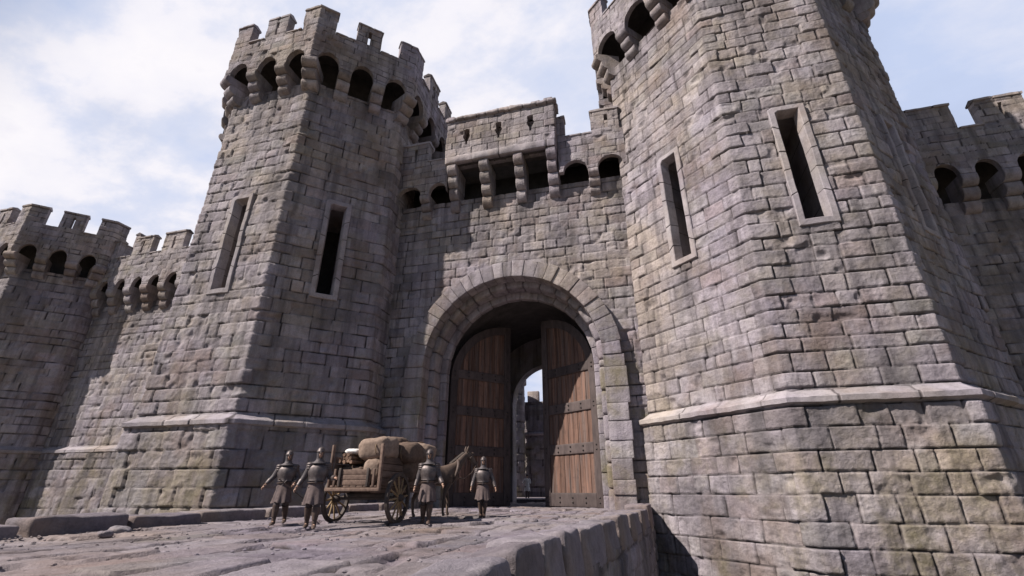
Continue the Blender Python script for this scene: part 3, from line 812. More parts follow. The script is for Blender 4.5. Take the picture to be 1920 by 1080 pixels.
# ================================================================== ground, road, bridge
def edge_x(y): return float(np.interp(y, [-6, 5, 8.7, 11, 15.5, 21, 24], [-1.40, -1.38, -1.26, -1.0, -.62, -.05, .12]))
def deck(name, xs, ys, seed, amp=1.0):
    X, Y = np.meshgrid(xs, ys)
    if name == 'road':
        ex = np.array([edge_x(y) for y in ys])[:, None] - .45
        X = -12.6 + (X + 12.6) / (xs[-1] + 12.6) * (ex + 12.6)
    # long irregular flags, their length along the road
    L = layout(seed, xs[0] - .5, xs[-1] + .5, .6, 1.15, ys[0] - .5, ys[-1] + .5, 1.1, 3.2)
    h, c = stone(Y, X, L, X, Y, X * 0, depth=.08, bev=.045, off=.02, rough=.014, quoin=0, wob=.09, pillow=0)
    h = h * amp + .018 * fbm(X * .35, Y * .35, 2, seed, 3)
    # worn hollows
    h = h - .03 * np.clip(fbm(X * .9, Y * .6, 5, seed + 3, 3) - .15, 0, 1)
    mb = MB(); mb.add(np.stack([X, Y, h - .02], -1).reshape(-1, 3), grid_faces(len(ys), len(xs)), c.reshape(-1, 3))
    return mb
ys = np.concatenate([np.arange(-6, 2, .25), np.arange(2, 12, .035), np.arange(12, 25, .06), np.arange(25, 37.2, .16)])
xs = np.concatenate([np.arange(-12.6, -1.2, .04), [-1.15]])
road = deck('road', xs, ys, 811).build('road', M_PAVE); struct(road)
mb = MB(); plain_box(mb, boxp(-2000, 2000, -2000, 2000, -6.4, -6.2))
X, Y = np.meshgrid(np.linspace(-60, 60, 120), np.linspace(-40, 60, 100))
Hh = -6.0 + .35 * fbm(X * .2, Y * .2, 0, 5, 4)
mb.add(np.stack([X, Y, Hh], -1).reshape(-1, 3), grid_faces(100, 120))
struct(mb.build('ground', M_EARTH, smooth=True))
# the bridge under the road
BR = thing('bridge', 'stone bridge carrying the paved road to the gate, its shaded side falling into the ditch', 'bridge', (-6.8, 10, -6))
side = Strip([(edge_x(y) - .06, y) for y in (-6, 5, 8.7, 11, 15.5, 21, 24.2)])
wall_relief(BR, 'side_wall', side, -6.2, -.42, .07, 821, (-6.8, 10, -6), hmin=.5, hmax=.7, wmin=.7, wmax=1.6, corners=[], rough=.04)
mb = MB(); st = Strip([(-13.0, 24.4), (-13.0, -6)]); us = cols(0, st.cum[-1], .3); zs = cols(-6.2, -.1, .3); U, Z = np.meshgrid(us, zs)
relief(mb, st, us, Z, np.zeros(U.shape), np.zeros(U.shape + (3,)) + .4, None, .3)
mb.build('far_side_wall', M_STONE, BR, base=(-6.8, 10, -6))
mb = MB(); plain_box(mb, boxp(-12.9, -1.6, -5.9, 36.9, -.7, -.2)); mb.build('road_bed', M_DARK, BR, base=(-6.8, 10, -6))
# kerb on the far side
kerbs = [(2.0, 4.6, .30, 'rough kerb stone at the very left edge of the picture, nearest of the far kerb'),
         (4.7, 7.5, .28, 'low dark kerb stone cut by the left picture edge'),
         (7.62, 9.62, .40, 'tall long rounded kerb stone, second from the left picture edge'),
         (9.7, 11.62, .34, 'kerb stone with chipped top below the sunlit foot of the left gate tower'),
         (11.7, 14.2, .36, 'kerb stone behind the leftmost soldier'),
         (14.3, 16.4, .38, 'kerb stone seen between the two soldiers left of the cart'),
         (16.5, 18.9, .36, 'kerb stone seen under the cart'),
         (19.0, 21.4, .36, 'kerb stone behind the right cart wheel'),
         (21.5, 23.9, .35, 'farthest kerb stone, beside the left jamb of the gate')]
for i, (a, b, h, lab) in enumerate(kerbs):
    w = .95 + rnd.uniform(-.1, .1); o = rnd.uniform(-.06, .06); h -= .05
    mb = block(boxp(-12.0 - w + o, -12.0 + o, a, b, -.4, h), 12, .09, .11, 1.5, 830 + i)
    k = mb.build('kerb_stone', M_PAVE, loc=(-12.4, (a + b) / 2, -.4)); tag(k, lab, 'kerb stone', 'kerb stones along the far side of the bridge')
# ragged edging stones on the near side
edges = [(2.6, 3.9, .26), (3.98, 5.25, .27), (5.32, 6.5, .27), (6.58, 7.9, .25), (7.98, 9.2, .26), (9.28, 11.2, .23), (11.3, 13.3, .21), (13.4, 15.7, .24), (15.85, 18.4, .2), (18.5, 21.2, .2), (21.3, 24.0, .34)]
elab = ['edging stone nearest the camera at the bottom picture edge', 'broad pale edging slab at the bottom of the picture', 'edging stone third from the bottom picture edge with a deep cleft beyond it',
        'edging stone fourth from the bottom picture edge', 'edging stone with a pointed shoulder, fifth from the bottom picture edge', 'long edging stone, sixth from the bottom picture edge', 'edging stone halfway between the camera and the gate',
        'edging stone eighth from the camera', 'flat edging stone opposite the last soldier', 'flat edging stone next to the last one before the tower', 'tall broken edging stone against the foot of the right tower']
for i, (a, b, h) in enumerate(edges):
    xa, xb = edge_x(a), edge_x(b); wi = .66 if i < 8 else .9; t = .03 * rnd.uniform(-1, 1)
    p = [(xa - wi, a, -.55), (xa + .02, a, -.55), (xb + .02, b, -.55), (xb - wi, b, -.55),
         (xa - wi - .1, a, h - .04), (xa - .02 + t, a + .03, h + t), (xb - .05, b - .03, h - .02), (xb - wi - .1, b, h - .05)]
    mb = block(p, 14, .07, .15, 1.5, 860 + i)
    o = mb.build('edging_stone', M_PAVE, loc=((xa + xb) / 2 - .4, (a + b) / 2, -.55)); tag(o, elab[i], 'edging stone', 'edging stones along the near side of the bridge')
    # second course of blocks hanging below the edge
# loose stones on the road
for i, (x, y, r, lab) in enumerate([(-10.9, 8.3, .13, 'small loose stone lying beside the tall kerb stone'), (-11.3, 8.9, .20, 'flat loose slab against the foot of the tall kerb stone'),
                                    (-3.4, 15.2, .1, 'small dark loose stone on the road right of the last soldier'), (-2.35, 21.3, .11, 'small loose stone in front of the right door leaf'),
                                    (-4.0, 7.3, .07, 'pebble on the paving near the bottom centre')]):
    mb = MB(); blob(mb, (x, y, .02), (r * 1.3, r, r * .6), 880 + i, .5, 1.6, 18, 12, None, (rnd.random(), rnd.random(), 0))
    tag(mb.build('loose_stone', M_PAVE, loc=(x, y, 0)), lab, 'loose stone', 'loose stones on the road')

# grit swept into the corners of the road
mb = MB(); rg = np.random.RandomState(5)
for i in range(1500):
    y = 3 + 21 * rg.rand() ** 1.3; x = rg.uniform(-11.9, edge_x(y) - .8)
    if rg.rand() < .45: x = (-11.95 + abs(rg.normal(0, .35))) if rg.rand() < .5 else edge_x(y) - .75 - abs(rg.normal(0, .3))
    r = rg.uniform(.012, .035) * (1.6 if rg.rand() < .06 else 1)
    blob(mb, (x, y, .012 + r * .2), (r * rg.uniform(.8, 1.5), r, r * .6), i, .35, 1.5, 7, 5, None, (rg.rand(), rg.rand(), 0))
gr = mb.build('grit', M_PAVE, smooth=False); gr['kind'] = 'stuff'; tag(gr, 'scattered grit and pebbles on the paved road', 'grit')

# ------------------------------------------------------------------ court seen through the passage
mb = MB(); X, Y = np.meshgrid(np.linspace(-40, 25, 60), np.linspace(37.2, 90, 60))
mb.add(np.stack([X, Y, .26 + .03 * fbm(X, Y, 1, 4)], -1).reshape(-1, 3), grid_faces(60, 60))
plain_box(mb, boxp(-40, 25, 37.2, 38, -1, .22))
struct(mb.build('courtyard', M_PAVE))
b0 = (-10.5, 52, 0)
CW = thing('courtyard_wall', 'pale grey wall with a narrow ledge seen through the open gate', 'wall', b0)
st = Strip([(-20, 52), (0, 52)])
wall_relief(CW, 'wall', st, -.2, 10.0, .14, 901, b0, hmin=.5, hmax=.7, wmin=.7, wmax=1.5)
mb = MB(); sweep(mb, st, cols(0, 20, .2), [(-.1, 6.75), (.25, 6.7), (.3, 6.55), (.25, 6.4), (-.1, 6.35)], 9, 1.4, .02, False); mb.build('ledge', M_TRIM, CW, base=b0)
for i, x in enumerate(np.arange(-19, 0, 2.3)):
    mb = block(boxp(x, x + 1.3, 52, 52.6, 10.0, 11.2), 3, .06, .03, 2, 910 + i); mb.build('merlon', M_STONE, CW, base=b0)
b1 = (-13.4, 49.5, 0)
TR = thing('round_turret', 'slim round turret at the left edge of the view through the gate', 'tower', b1)
th = np.linspace(-math.pi * 1.1, math.pi * .1, 18); st = Strip([(-13.4 + 1.5 * math.cos(t), 49.5 + 1.5 * math.sin(t)) for t in th])
wall_relief(TR, 'wall', st, -.2, 11.6, .12, 921, b1, hmin=.5, hmax=.7, wmin=.6, wmax=1.2, corners=[])
mb = MB(); tube(mb, [(-13.4, 49.5, z) for z in (11.4, 11.5, 12.0, 12.05)], [1.5, 1.75, 1.75, 1.6], 24); mb.build('cap', M_TRIM, TR, base=b1)

# ================================================================== the cart
CY = 12.3
cart = thing('cart', 'two-wheeled wooden cart heaped with sacks, standing before the gate', 'cart', (-7.8, 13.1, 0), R(0))
cb = (-7.8, 13.1, 0)
def board(mb, x0, x1, y0, y1, z0, z1, seed, r=.015, amp=.008):
    return block(boxp(x0, x1, y0, y1, z0, z1), 3, r, amp, 3, seed, None, mb)
XL, XR, FZ, CE = -8.55, -7.1, .93, 15.6
mb = MB()
for i in range(7):
    a = XL + (XR - XL) * i / 7; board(mb, a + .006, a + (XR - XL) / 7 - .006, CY + .02, CE, FZ, FZ + .05, 940 + i)
bed = mb.build('bed', M_CART, cart, base=cb)
mb = MB(); board(mb, XL - .12, XR + .12, CY - .04, CY + .10, FZ - .1, FZ - .005, 950, .02); board(mb, XL - .02, XR + .02, CE - .1, CE + .02, FZ - .1, FZ - .005, 951)
board(mb, XL + .1, XL + .22, CY + .12, CE + .0, FZ - .14, FZ - .01, 952); board(mb, XR - .22, XR - .1, CY + .12, CE + .0, FZ - .14, FZ - .01, 953)
mb.build('bed_frame', M_CART, cart, base=cb)
for sx, x in ((-1, XL), (1, XR)):
    mb = MB()
    for k in range(4):
        z = FZ + .06 + k * .19
        board(mb, x - .02, x + .02, CY + .1, CE, z, z + .18, 955 + k + (sx + 1) * 5)
    sd = mb.build('side_board', M_CART, cart, base=cb)
    for y, zt in ((CY + .05, 2.06), ((CY + CE) / 2, 1.9), (CE - .05, 1.9)):
        mb = MB(); w = .06 if sx < 0 else .085
        board(mb, x + sx * .022 - (w if sx < 0 else 0), x + sx * .022 + (w if sx > 0 else 0), y - .05, y + .05, FZ - .05, zt, 970 + sx); mb.build('post', M_CART, cart, base=cb)
mb = MB()
for k in range(3): board(mb, XL + .22, XR - .22, CY + .02, CY + .06, FZ + .06 + k * .135, FZ + .19 + k * .135, 980 + k)
tg = mb.build('tailgate', M_CART, cart, base=cb)
for x in (XL + .26, XR - .32):
    mb = MB(); board(mb, x, x + .075, CY - .03, CY + .018, FZ + .02, FZ + .50, 985); mb.build('batten', M_WHEEL, tg, base=cb)
for x in (XL + .09, XR - .15):
    mb = MB(); board(mb, x, x + .07, CY + .0, CY + .06, FZ + .02, FZ + .48, 986); mb.build('upright', M_CART, cart, base=cb)
def wheel(x, r, s):
    mb = MB(); n = 40
    th = np.linspace(0, 2 * math.pi, n, endpoint=False)
    prof = [(r - .10, -.045), (r - .012, -.05), (r, -.035), (r, .035), (r - .012, .05), (r - .10, .045)]
    V = np.array([[(x + px, 13.1 + math.cos(t) * pr, r + math.sin(t) * pr) for t in th] for pr, px in prof])
    V += (fbm(V[..., 1] * 3, V[..., 2] * 3, 0, 5)[..., None]) * .004
    f = np.concatenate([grid_faces(6, n, True), np.stack([5 * n + np.arange(n), 5 * n + (np.arange(n) + 1) % n, (np.arange(n) + 1) % n, np.arange(n)], 1)])
    mb.add(V.reshape(-1, 3), f); rim = mb.build('wheel', M_WHEEL, cart, base=cb, smooth=False)
    mb = MB()
    for k in range(12):
        a = 2 * math.pi * k / 12 + .1
        tube(mb, [(x + s * .05 * (1 - q), 13.1 + math.cos(a) * d, r + math.sin(a) * d) for q, d in ((0, .07), (.5, r * .5), (1, r - .08))], [.034, .026, .026], 7)
    mb.build('spokes', M_SPOKE, rim, base=cb)
    mb = MB(); tube(mb, [(x + s * d, 13.1, r) for d in (-.14, -.12, -.05, .05, .13, .17, .18)], [.06, .085, .115, .115, .08, .07, .02], 16)
    mb.build('hub', M_WHEEL, rim, base=cb)
wheel(-8.82, .64, -1); wheel(-6.84, .665, 1)
mb = MB(); tube(mb, [(-8.9, 13.1, .65), (-6.75, 13.1, .665)], .05, 10); plain_box(mb, boxp(-8.5, -7.15, 13.0, 13.2, .68, .80)); mb.build('axle', M_WHEEL, cart, base=cb)
for x, xe in ((XL + .12, -7.55), (XR - .12, -6.55)):
    mb = MB(); tube(mb, [(x, CE - 1.0, FZ - .06), (x + .05, CE + .2, FZ + .02), ((x + xe) / 2, 16.4, 1.18), (xe, 17.4, 1.28)], [.05, .05, .045, .035], 8); mb.build('shaft', M_CART, cart, base=cb)
# load
GL = 'goods heaped on the cart'
def sack(c, r, label, m=M_SACK, rot=(0, 0, 0), seed=0, amp=.16, power=.72, name='sack', tie=None):
    mb = MB(); rm = Matrix.Rotation(rot[2], 4, 'Z') @ Matrix.Rotation(rot[0], 4, 'X') @ Matrix.Rotation(rot[1], 4, 'Y')
    blob(mb, (0, 0, 0), r, seed, amp, 1.7, 34, 22, rm, (.5, .5, 0), power)
    V = mb.v[0]; V -= (np.clip(1 - np.abs(fbm(V[:, 0] * 3.2 + seed, V[:, 1] * 3.2, V[:, 2] * 2.0, seed + 19, 3)) * 5, 0, 1) * .035)[:, None] * (V / np.maximum(np.linalg.norm(V, axis=1, keepdims=True), .01)); V += (fbm(V[:, 0] * 5, V[:, 1] * 5, V[:, 2] * 5, seed + 9, 3) * .03)[:, None] * (V / np.maximum(np.linalg.norm(V, axis=1, keepdims=True), .01))
    o = mb.build(name, m, loc=None); o.location = c; tag(o, label, 'sack' if name == 'sack' else name.split('_')[-1], GL)
    if tie:
        mb = MB()
        for a in tie:
            pts = []
            for t in np.linspace(0, 2 * math.pi, 25):
                d = np.array([a[0] * r[0], math.cos(t) * r[1] * a[1], math.sin(t) * r[2] * a[1]])
                pts.append(tuple(rm.to_3x3() @ Vector(d)))
            tube(mb, pts, .016, 6, caps=False)
        mb.build('rope', M_ROPE, o)
    return o
sack((-7.50, 12.95, 1.96), (.51, .50, .33), 'biggest pale cloth bundle bulging over the rear corner post of the cart', M_SACK, (.08, -.06, .1), 1, .13, .5, tie=((.25, 1.03), ))
sack((-7.40, 12.62, 1.36), (.27, .22, .33), 'upright pale sack in the rear right corner of the cart, behind the tailgate', M_SACK, (0, 0, .1), 2, .1, .6)
sack((-7.05, 13.95, 1.92), (.40, .55, .31), 'brown bundle roped down in the middle of the cart side', M_SACK2, (0, 0, .05), 3, .12, .62, tie=((.0, 1.04),))
sack((-6.95, 14.7, 1.98), (.42, .52, .30), 'rounded pale sack at the front end of the load beside the soldier leading the horse', M_SACK, (0, .1, .1), 4, .16, .7, tie=((-.1, 1.05),))
sack((-7.75, 14.2, 2.16), (.50, .62, .27), 'flat grey bundle on top of the load, farthest back', M_SACK2, (0, .05, .2), 5, .12, .6)
sack((-8.22, 12.75, 1.90), (.22, .17, .075), 'small white folded cloth on the firewood at the rear of the cart', M_WHITE, (0, 0, .15), 6, .2, .7, name='folded_cloth')
sack((-7.95, 13.7, 1.5), (.5, .7, .4), 'dark sack deep inside the cart behind the firewood', M_SACK2, (0, 0, .1), 7, .14, .7)
sack((-7.35, 14.5, 1.5), (.55, .8, .42), 'brown sack at the bottom front of the load', M_SACK2, (0, 0, .0), 8, .14, .6)
sack((-7.9, 12.65, 1.28), (.22, .2, .2), 'small brown sack low behind the tailgate', M_SACK2, (0, 0, .3), 9, .16, .75)
fw = [(-8.42, 1.62, .05), (-8.30, 1.60, .055), (-8.17, 1.63, .05), (-8.05, 1.60, .05), (-8.36, 1.70, .05), (-8.22, 1.71, .055), (-8.09, 1.70, .05), (-8.30, 1.79, .045), (-8.16, 1.79, .05)]
fire = thing('firewood_bundle', 'dark bundle of split firewood showing above the tailgate', 'firewood', (-8.24, 12.8, 1.55), 0, GL)
for i, (x, z, r) in enumerate(fw):
    mb = MB(); dx = rnd.uniform(-.03, .03)
    tube(mb, [(x, 12.45 + rnd.uniform(-.03, .05), z), (x + dx, 13.2, z + .01)], r, 8, (rnd.random(), .5, 0)); mb.build('log', M_LOG, fire, base=(-8.24, 12.8, 1.55), smooth=False)
mb = MB(); tube(mb, [(-8.5, 12.9, 1.55), (-8.5, 12.9, 1.75), (-8.25, 12.9, 1.86), (-8.02, 12.9, 1.75), (-8.02, 12.9, 1.55)], .02, 6); mb.build('binding_rope', M_ROPE, fire, base=(-8.24, 12.8, 1.55))
sack((-8.24, 12.95, 1.30), (.27, .4, .25), 'dark sack under the firewood bundle', M_SACK2, (0, 0, 0), 12, .1, .7)

# ================================================================== people
dg = None
def skin_mesh(name, pts, edges, sub=2):
    """one continuous body grown over a skeleton: pts = {key: (co, r)}"""
    keys = list(pts); idx = {k: i for i, k in enumerate(keys)}
    me = bpy.data.meshes.new(name)
    me.from_pydata([pts[k][0] for k in keys], [(idx[a], idx[b]) for a, b in edges], [])
    o = bpy.data.objects.new(name, me); COL.objects.link(o)
    m = o.modifiers.new('Skin', 'SKIN'); m.use_smooth_shade = True
    sv = me.skin_vertices[0].data
    for k in keys:
        r = pts[k][1]; sv[idx[k]].radius = r if isinstance(r, tuple) else (r, r); sv[idx[k]].use_root = False
    sv[idx[keys[0]]].use_root = True
    s = o.modifiers.new('Sub', 'SUBSURF'); s.levels = sub; s.render_levels = sub
    d = bpy.context.evaluated_depsgraph_get(); d.update()
    m2 = bpy.data.meshes.new_from_object(o.evaluated_get(d))
    V = np.empty(len(m2.vertices) * 3); m2.vertices.foreach_get('co', V); V = V.reshape(-1, 3)
    F = [tuple(p.vertices) for p in m2.polygons]
    bpy.data.objects.remove(o); bpy.data.meshes.remove(me); bpy.data.meshes.remove(m2)
    return V, F
def add_poly(mb, V, F, c=(.5, .5, 0)):
    q = [f for f in F if len(f) == 4]; t = [f for f in F if len(f) == 3]; rest = [f for f in F if len(f) > 4]
    mb.add(V, [np.array(q)] * (len(q) > 0) + [np.array(t)] * (len(t) > 0) + [np.array(f) for f in rest], c)

def head_shape(mb, c, h=.235, yaw=0., pitch=0.):
    """skull with brow, nose, lips, chin and ears; faces -Y before the turn"""
    th = np.linspace(0, 2 * math.pi, 40, endpoint=False); ph = np.linspace(-math.pi / 2, math.pi / 2, 32)
    T, P = np.meshgrid(th, ph)
    x = np.cos(P) * np.sin(T); y = -np.cos(P) * np.cos(T); z = np.sin(P)
    X = x * .076 * (1 - .28 * np.clip(-z - .1, 0, 1)); Y = y * .098; Z = z * h / 2
    fr = np.clip(-y, 0, 1)
    def bump(cx, cz, sx, sz): return np.exp(-((X - cx) / sx) ** 2 - ((Z - cz) / sz) ** 2) * fr
    Y = Y - .026 * bump(0, -.022, .013, .022) - .010 * bump(0, .012, .012, .03) - .010 * bump(0, -.06, .022, .008) - .014 * bump(0, -.098, .026, .018) \
          + .012 * bump(-.031, .006, .016, .012) + .012 * bump(.031, .006, .016, .012) - .008 * bump(0, .034, .05, .010)
    V = np.stack([X, Y, Z], -1).reshape(-1, 3)
    rm = np.array((Matrix.Rotation(yaw, 3, 'Z') @ Matrix.Rotation(pitch, 3, 'X')))
    mb.add(V @ rm.T + np.array(c), grid_faces(32, 40, True))
    for s in (-1, 1):
        e = MB(); blob(e, (s * .077, .008, -.006), (.012, .024, .034), 4, .1, 2, 10, 8)
        mb.add(e.v[0] @ rm.T + np.array(c), e.f[0])
    return rm

def hand_pts(pts, edges, wrist, side, fwd, palmdir, key, curl=.5, elbow=None):
    """palm and five unequal bent fingers rooted in it; fwd = wrist to knuckles"""
    f = Vector(fwd).normalized(); p = Vector(palmdir); p = (p - f * p.dot(f)).normalized(); s = f.cross(p) * side
    w = Vector(wrist)
    pts[key + 'hpalm'] = (tuple(w + f * .05), (.034, .022)); edges.append((key + 'wr', key + 'hpalm'))
    pts[key + 'hkn'] = (tuple(w + f * .09), (.036, .016)); edges.append((key + 'hpalm', key + 'hkn'))
    for i, (off, ln) in enumerate(((-.030, .068), (-.010, .078), (.011, .073), (.030, .056))):
        b = w + f * .092 + s * off; d = f; prev = key + 'hkn'
        for j in range(3):
            d = (d + p * curl * (.55 + .15 * j)).normalized(); b = b + d * ln * (.44, .32, .24)[j]
            k = f'{key}f{i}{j}'; pts[k] = (tuple(b), .0088 - .0006 * j); edges.append((prev, k)); prev = k
    b = w + f * .035 - s * .036; pts[key + 't0'] = (tuple(b), .011); edges.append((key + 'hpalm', key + 't0'))
    b = b + (f * .8 - s * .5 + p * .4).normalized() * .034; pts[key + 't1'] = (tuple(b), .010); edges.append((key + 't0', key + 't1'))
    b = b + (f * .9 + p * .6).normalized() * .027; pts[key + 't2'] = (tuple(b), .009); edges.append((key + 't1', key + 't2'))

def person(label, loc, rz, hgt, J, yaw=0., kind='soldier', group=None, skirt=1.0):
    """J: joint positions (metres for a 1.8 m figure): hips at z .95, shoulders 1.47"""
    root = thing('person', label, 'person', loc, rz, group)
    k = hgt / 1.8
    J = {a: np.array(v) * k for a, v in J.items()}
    pts = {}; E = []
    pv = J['pelvis']; ch = J['chest']; nk = ch + np.array([0, -.01, .22]) * k; hd = nk + np.array([0, -.03, .155]) * k
    pts['pelvis'] = (tuple(pv), (.125 * k, .10 * k)); pts['waist'] = (tuple(pv * .5 + ch * .5), (.12 * k, .095 * k)); E.append(('pelvis', 'waist'))
    pts['chest'] = (tuple(ch), (.15 * k, .11 * k)); E.append(('waist', 'chest'))
    pts['neck'] = (tuple(nk - np.array([0, 0, .02])), .058 * k); E.append(('chest', 'neck'))
    pts['jaw'] = (tuple(hd - np.array([0, 0, .06]) * k), .056 * k); E.append(('neck', 'jaw'))
    for s, n in ((-1, 'l'), (1, 'r')):
        sh = ch + np.array([s * .185, .01, .10]) * k
        pts[n + 'sh'] = (tuple(sh), .066 * k); E.append(('chest', n + 'sh'))
        pts[n + 'el'] = (tuple(J[n + 'el']), .043 * k); E.append((n + 'sh', n + 'el'))
        pts[n + 'wr'] = (tuple(J[n + 'wr']), .029 * k); E.append((n + 'el', n + 'wr'))
        fw = J[n + 'wr'] - J[n + 'el']
        hand_pts(pts, E, J[n + 'wr'], s, fw, J.get(n + 'hpalm', np.array([-s, -.4, 0])), n, J.get(n + 'curl', np.array([.55]))[0] if n + 'curl' in J else .5)
        hp = pv + np.array([s * .095, 0, -.06]) * k
        pts[n + 'hip'] = (tuple(hp), .092 * k); E.append(('pelvis', n + 'hip'))
        pts[n + 'kn'] = (tuple(J[n + 'kn_']), .058 * k); E.append((n + 'hip', n + 'kn'))
        an = J[n + 'an']; kn = J[n + 'kn_']
        pts[n + 'cf'] = (tuple(kn * .68 + an * .32 + np.array([0, .025, 0]) * k), .054 * k); E.append((n + 'kn', n + 'cf'))
        pts[n + 'an_'] = (tuple(an), .037 * k); E.append((n + 'cf', n + 'an_'))
        pts[n + 'ft'] = (tuple(an + np.array([s * .01, -.10, -.045]) * k), .034 * k); E.append((n + 'an_', n + 'ft'))
        pts[n + 'to'] = (tuple(an + np.array([s * .015, -.18, -.058]) * k), .026 * k); E.append((n + 'ft', n + 'to'))
    pts2 = {}
    # hand knuckle keys collide with knees otherwise
    ren = {}
    V, F = skin_mesh('body', pts, E)
    mb = MB(); add_poly(mb, V, F)
    rm = head_shape(mb, hd, .235 * k, yaw)
    body = mb.build('body', M_SKIN, root)
    A = lambda *v: np.array(v)
    # hose and boots
    for s, n in ((-1, 'l'), (1, 'r')):
        hp, kn, an = A(*pts[n + 'hip'][0]), J[n + 'kn_'], J[n + 'an']
        mb = MB(); cf = A(*pts[n + 'cf'][0])
        tube(mb, [hp + A(0, 0, .05), hp * .5 + kn * .5, kn, cf, cf * .4 + an * .6], np.array([.115, .10, .078, .074, .056]) * k, 16); mb.build('hose', M_HOSE if kind == 'soldier' else M_TUNIC, root)
        mb = MB(); dirf = A(s * .1, -1, 0)
        tube(mb, [cf + (an - cf) * .1, cf * .4 + an * .6, an, an + A(0, 0, -.055) * k], np.array([.07, .058, .052, .055]) * k, 14)
        tube(mb, [an + A(0, .07, -.06) * k, an + A(0, .05, -.045) * k, an + A(0, -.05, -.04) * k, an + A(s * .012, -.14, -.055) * k, an + A(s * .018, -.20, -.068) * k, an + A(s * .018, -.225, -.075) * k],
             [(.018 * k, .02 * k), (.042 * k, .044 * k), (.047 * k, .046 * k), (.05 * k, .034 * k), (.04 * k, .022 * k), (.012 * k, .01 * k)], 14)
        mb.build('boot', M_LEATHER, root)
    # tunic: rings from the neck to the knee, folds growing to the hem
    th = np.linspace(0, 2 * math.pi, 56, endpoint=False); rows = []
    mid = (J['lkn_'] + J['rkn_']) / 2
    prof = [(1.0, .075, .07), (.94, .15, .09), (.84, .215, .118), (.66, .20, .135), (.45, .175, .128), (.25, .158, .12), (.12, .165, .125), (0, .19, .14)]
    sh = ch + A(0, 0, .17) * k
    for f, a, b in prof:
        c = pv + (sh - pv) * f; c = c + A(0, 0, 0)
        rows.append(np.stack([c[0] + np.sin(th) * a * k, c[1] - np.cos(th) * b * k, np.full(56, c[2])], 1))
    sd = int(abs(loc[0]) * 100)
    for f in np.linspace(.12, 1, 9):
        c = pv + (A(mid[0], mid[1], J['hem'][2] if 'hem' in J else .56 * k) - pv) * f; c[2] = pv[2] + ((.55 * k) - pv[2]) * f
        a, b = (.19 + .05 * f * skirt) * k, (.14 + .08 * f * skirt) * k
        fold = 1 + .11 * f * np.sin(th * 8 + sd + 1.3 * np.sin(th * 3 + sd)) + .05 * f * np.sin(th * 13 + sd)
        # the leading knee pushes the cloth forward
        rows.append(np.stack([c[0] + np.sin(th) * a * fold, c[1] - np.cos(th) * b * fold, c[2] + .02 * f * np.sin(th * 5 + sd)], 1))
    mb = MB(); V = np.concatenate(rows); mb.add(V, grid_faces(len(rows), 56, True))
    mb.build('tunic', (M_TUNIC2 if sd % 2 else M_TUNIC) if kind == 'soldier' else M_WHITE, root)
    if kind != 'soldier':
        for s, n in ((-1, 'l'), (1, 'r')):
            shp = A(*pts[n + 'sh'][0]); el, wr = J[n + 'el'], J[n + 'wr']
            mb = MB(); tube(mb, [shp + A(-s * .05, 0, .03), shp, (shp + el) / 2, el, el * .3 + wr * .7], np.array([.06, .085, .07, .062, .05]) * k, 14); mb.build('sleeve', M_WHITE, root)
        mb = MB(); blob(mb, hd + A(0, .012, .035) * k, (.088 * k, .108 * k, .095 * k), 3, .08, 3, 24, 14); mb.build('hair', M_MANE, root)
        return root
    for s, n in ((-1, 'l'), (1, 'r')):
        shp = A(*pts[n + 'sh'][0]); el, wr = J[n + 'el'], J[n + 'wr']
        mb = MB(); tube(mb, [shp + A(-s * .06, 0, .03) * k, shp, (shp + el) / 2, el, el * .55 + wr * .45], np.array([.08, .10, .082, .07, .058]) * k, 16); mb.build('mail_sleeve', M_MAIL, root)
        mb = MB(); tube(mb, [el * .62 + wr * .38, el * .5 + wr * .5, el * .12 + wr * .88, el * .06 + wr * .94], np.array([.066, .068, .052, .058]) * k, 14); mb.build('bracer', M_STEEL, root)
        mb = MB()
        for q, (dz, ra) in enumerate(((.035, .098), (-.02, .10), (-.07, .094))):
            blob(mb, shp + A(s * .012, 0, dz) * k, (ra * 1.12 * k, ra * 1.12 * k, .06 * k), 5, .04, 2, 22, 10)
        mb.build('pauldron', M_STEEL, root)
        kn, an = J[n + 'kn_'], J[n + 'an']
        mb = MB(); tube(mb, [kn + A(0, -.012, -.03), kn * .68 + an * .32 + A(0, -.004, 0), kn * .25 + an * .75 + A(0, -.008, 0)], np.array([.086, .086, .064]) * k, 14); mb.build('greave', M_LEATHER, root)
    # breastplate
    rows = []
    for f, a, b in ((.97, .13, .09), (.90, .20, .125), (.78, .25, .165), (.60, .245, .182), (.42, .22, .17), (.28, .20, .155), (.24, .21, .162)):
        c = pv + (sh - pv) * f
        rid = 1 + .07 * np.exp(-(np.minimum(th, 2 * math.pi - th) / .28) ** 2)
        rows.append(np.stack([c[0] + np.sin(th) * a * k, c[1] - np.cos(th) * b * k * rid, np.full(56, c[2])], 1))
    mb = MB(); mb.add(np.concatenate(rows), grid_faces(len(rows), 56, True)); mb.build('breastplate', M_STEEL, root)
    c = pv + (sh - pv) * .16; mb = MB()
    tube(mb, [(c[0] + math.sin(t) * .188 * k, c[1] - math.cos(t) * .145 * k, c[2] + .01 * math.sin(t)) for t in np.linspace(0, 2 * math.pi, 33)], [(.026 * k, .012 * k)] * 33, 8, caps=False)
    blt = mb.build('belt', M_LEATHER, root)
    mb = MB(); block([(c[0] + x, c[1] + y, c[2] + z) for x, y, z in boxp(-.03, .03, -.172 * k, -.15 * k, -.03, .03)], 3, .006, 0, 1, 3, None, mb); mb.build('buckle', M_STEEL, blt)
    # coif and helmet
    mb = MB(); rows = []; t2 = th
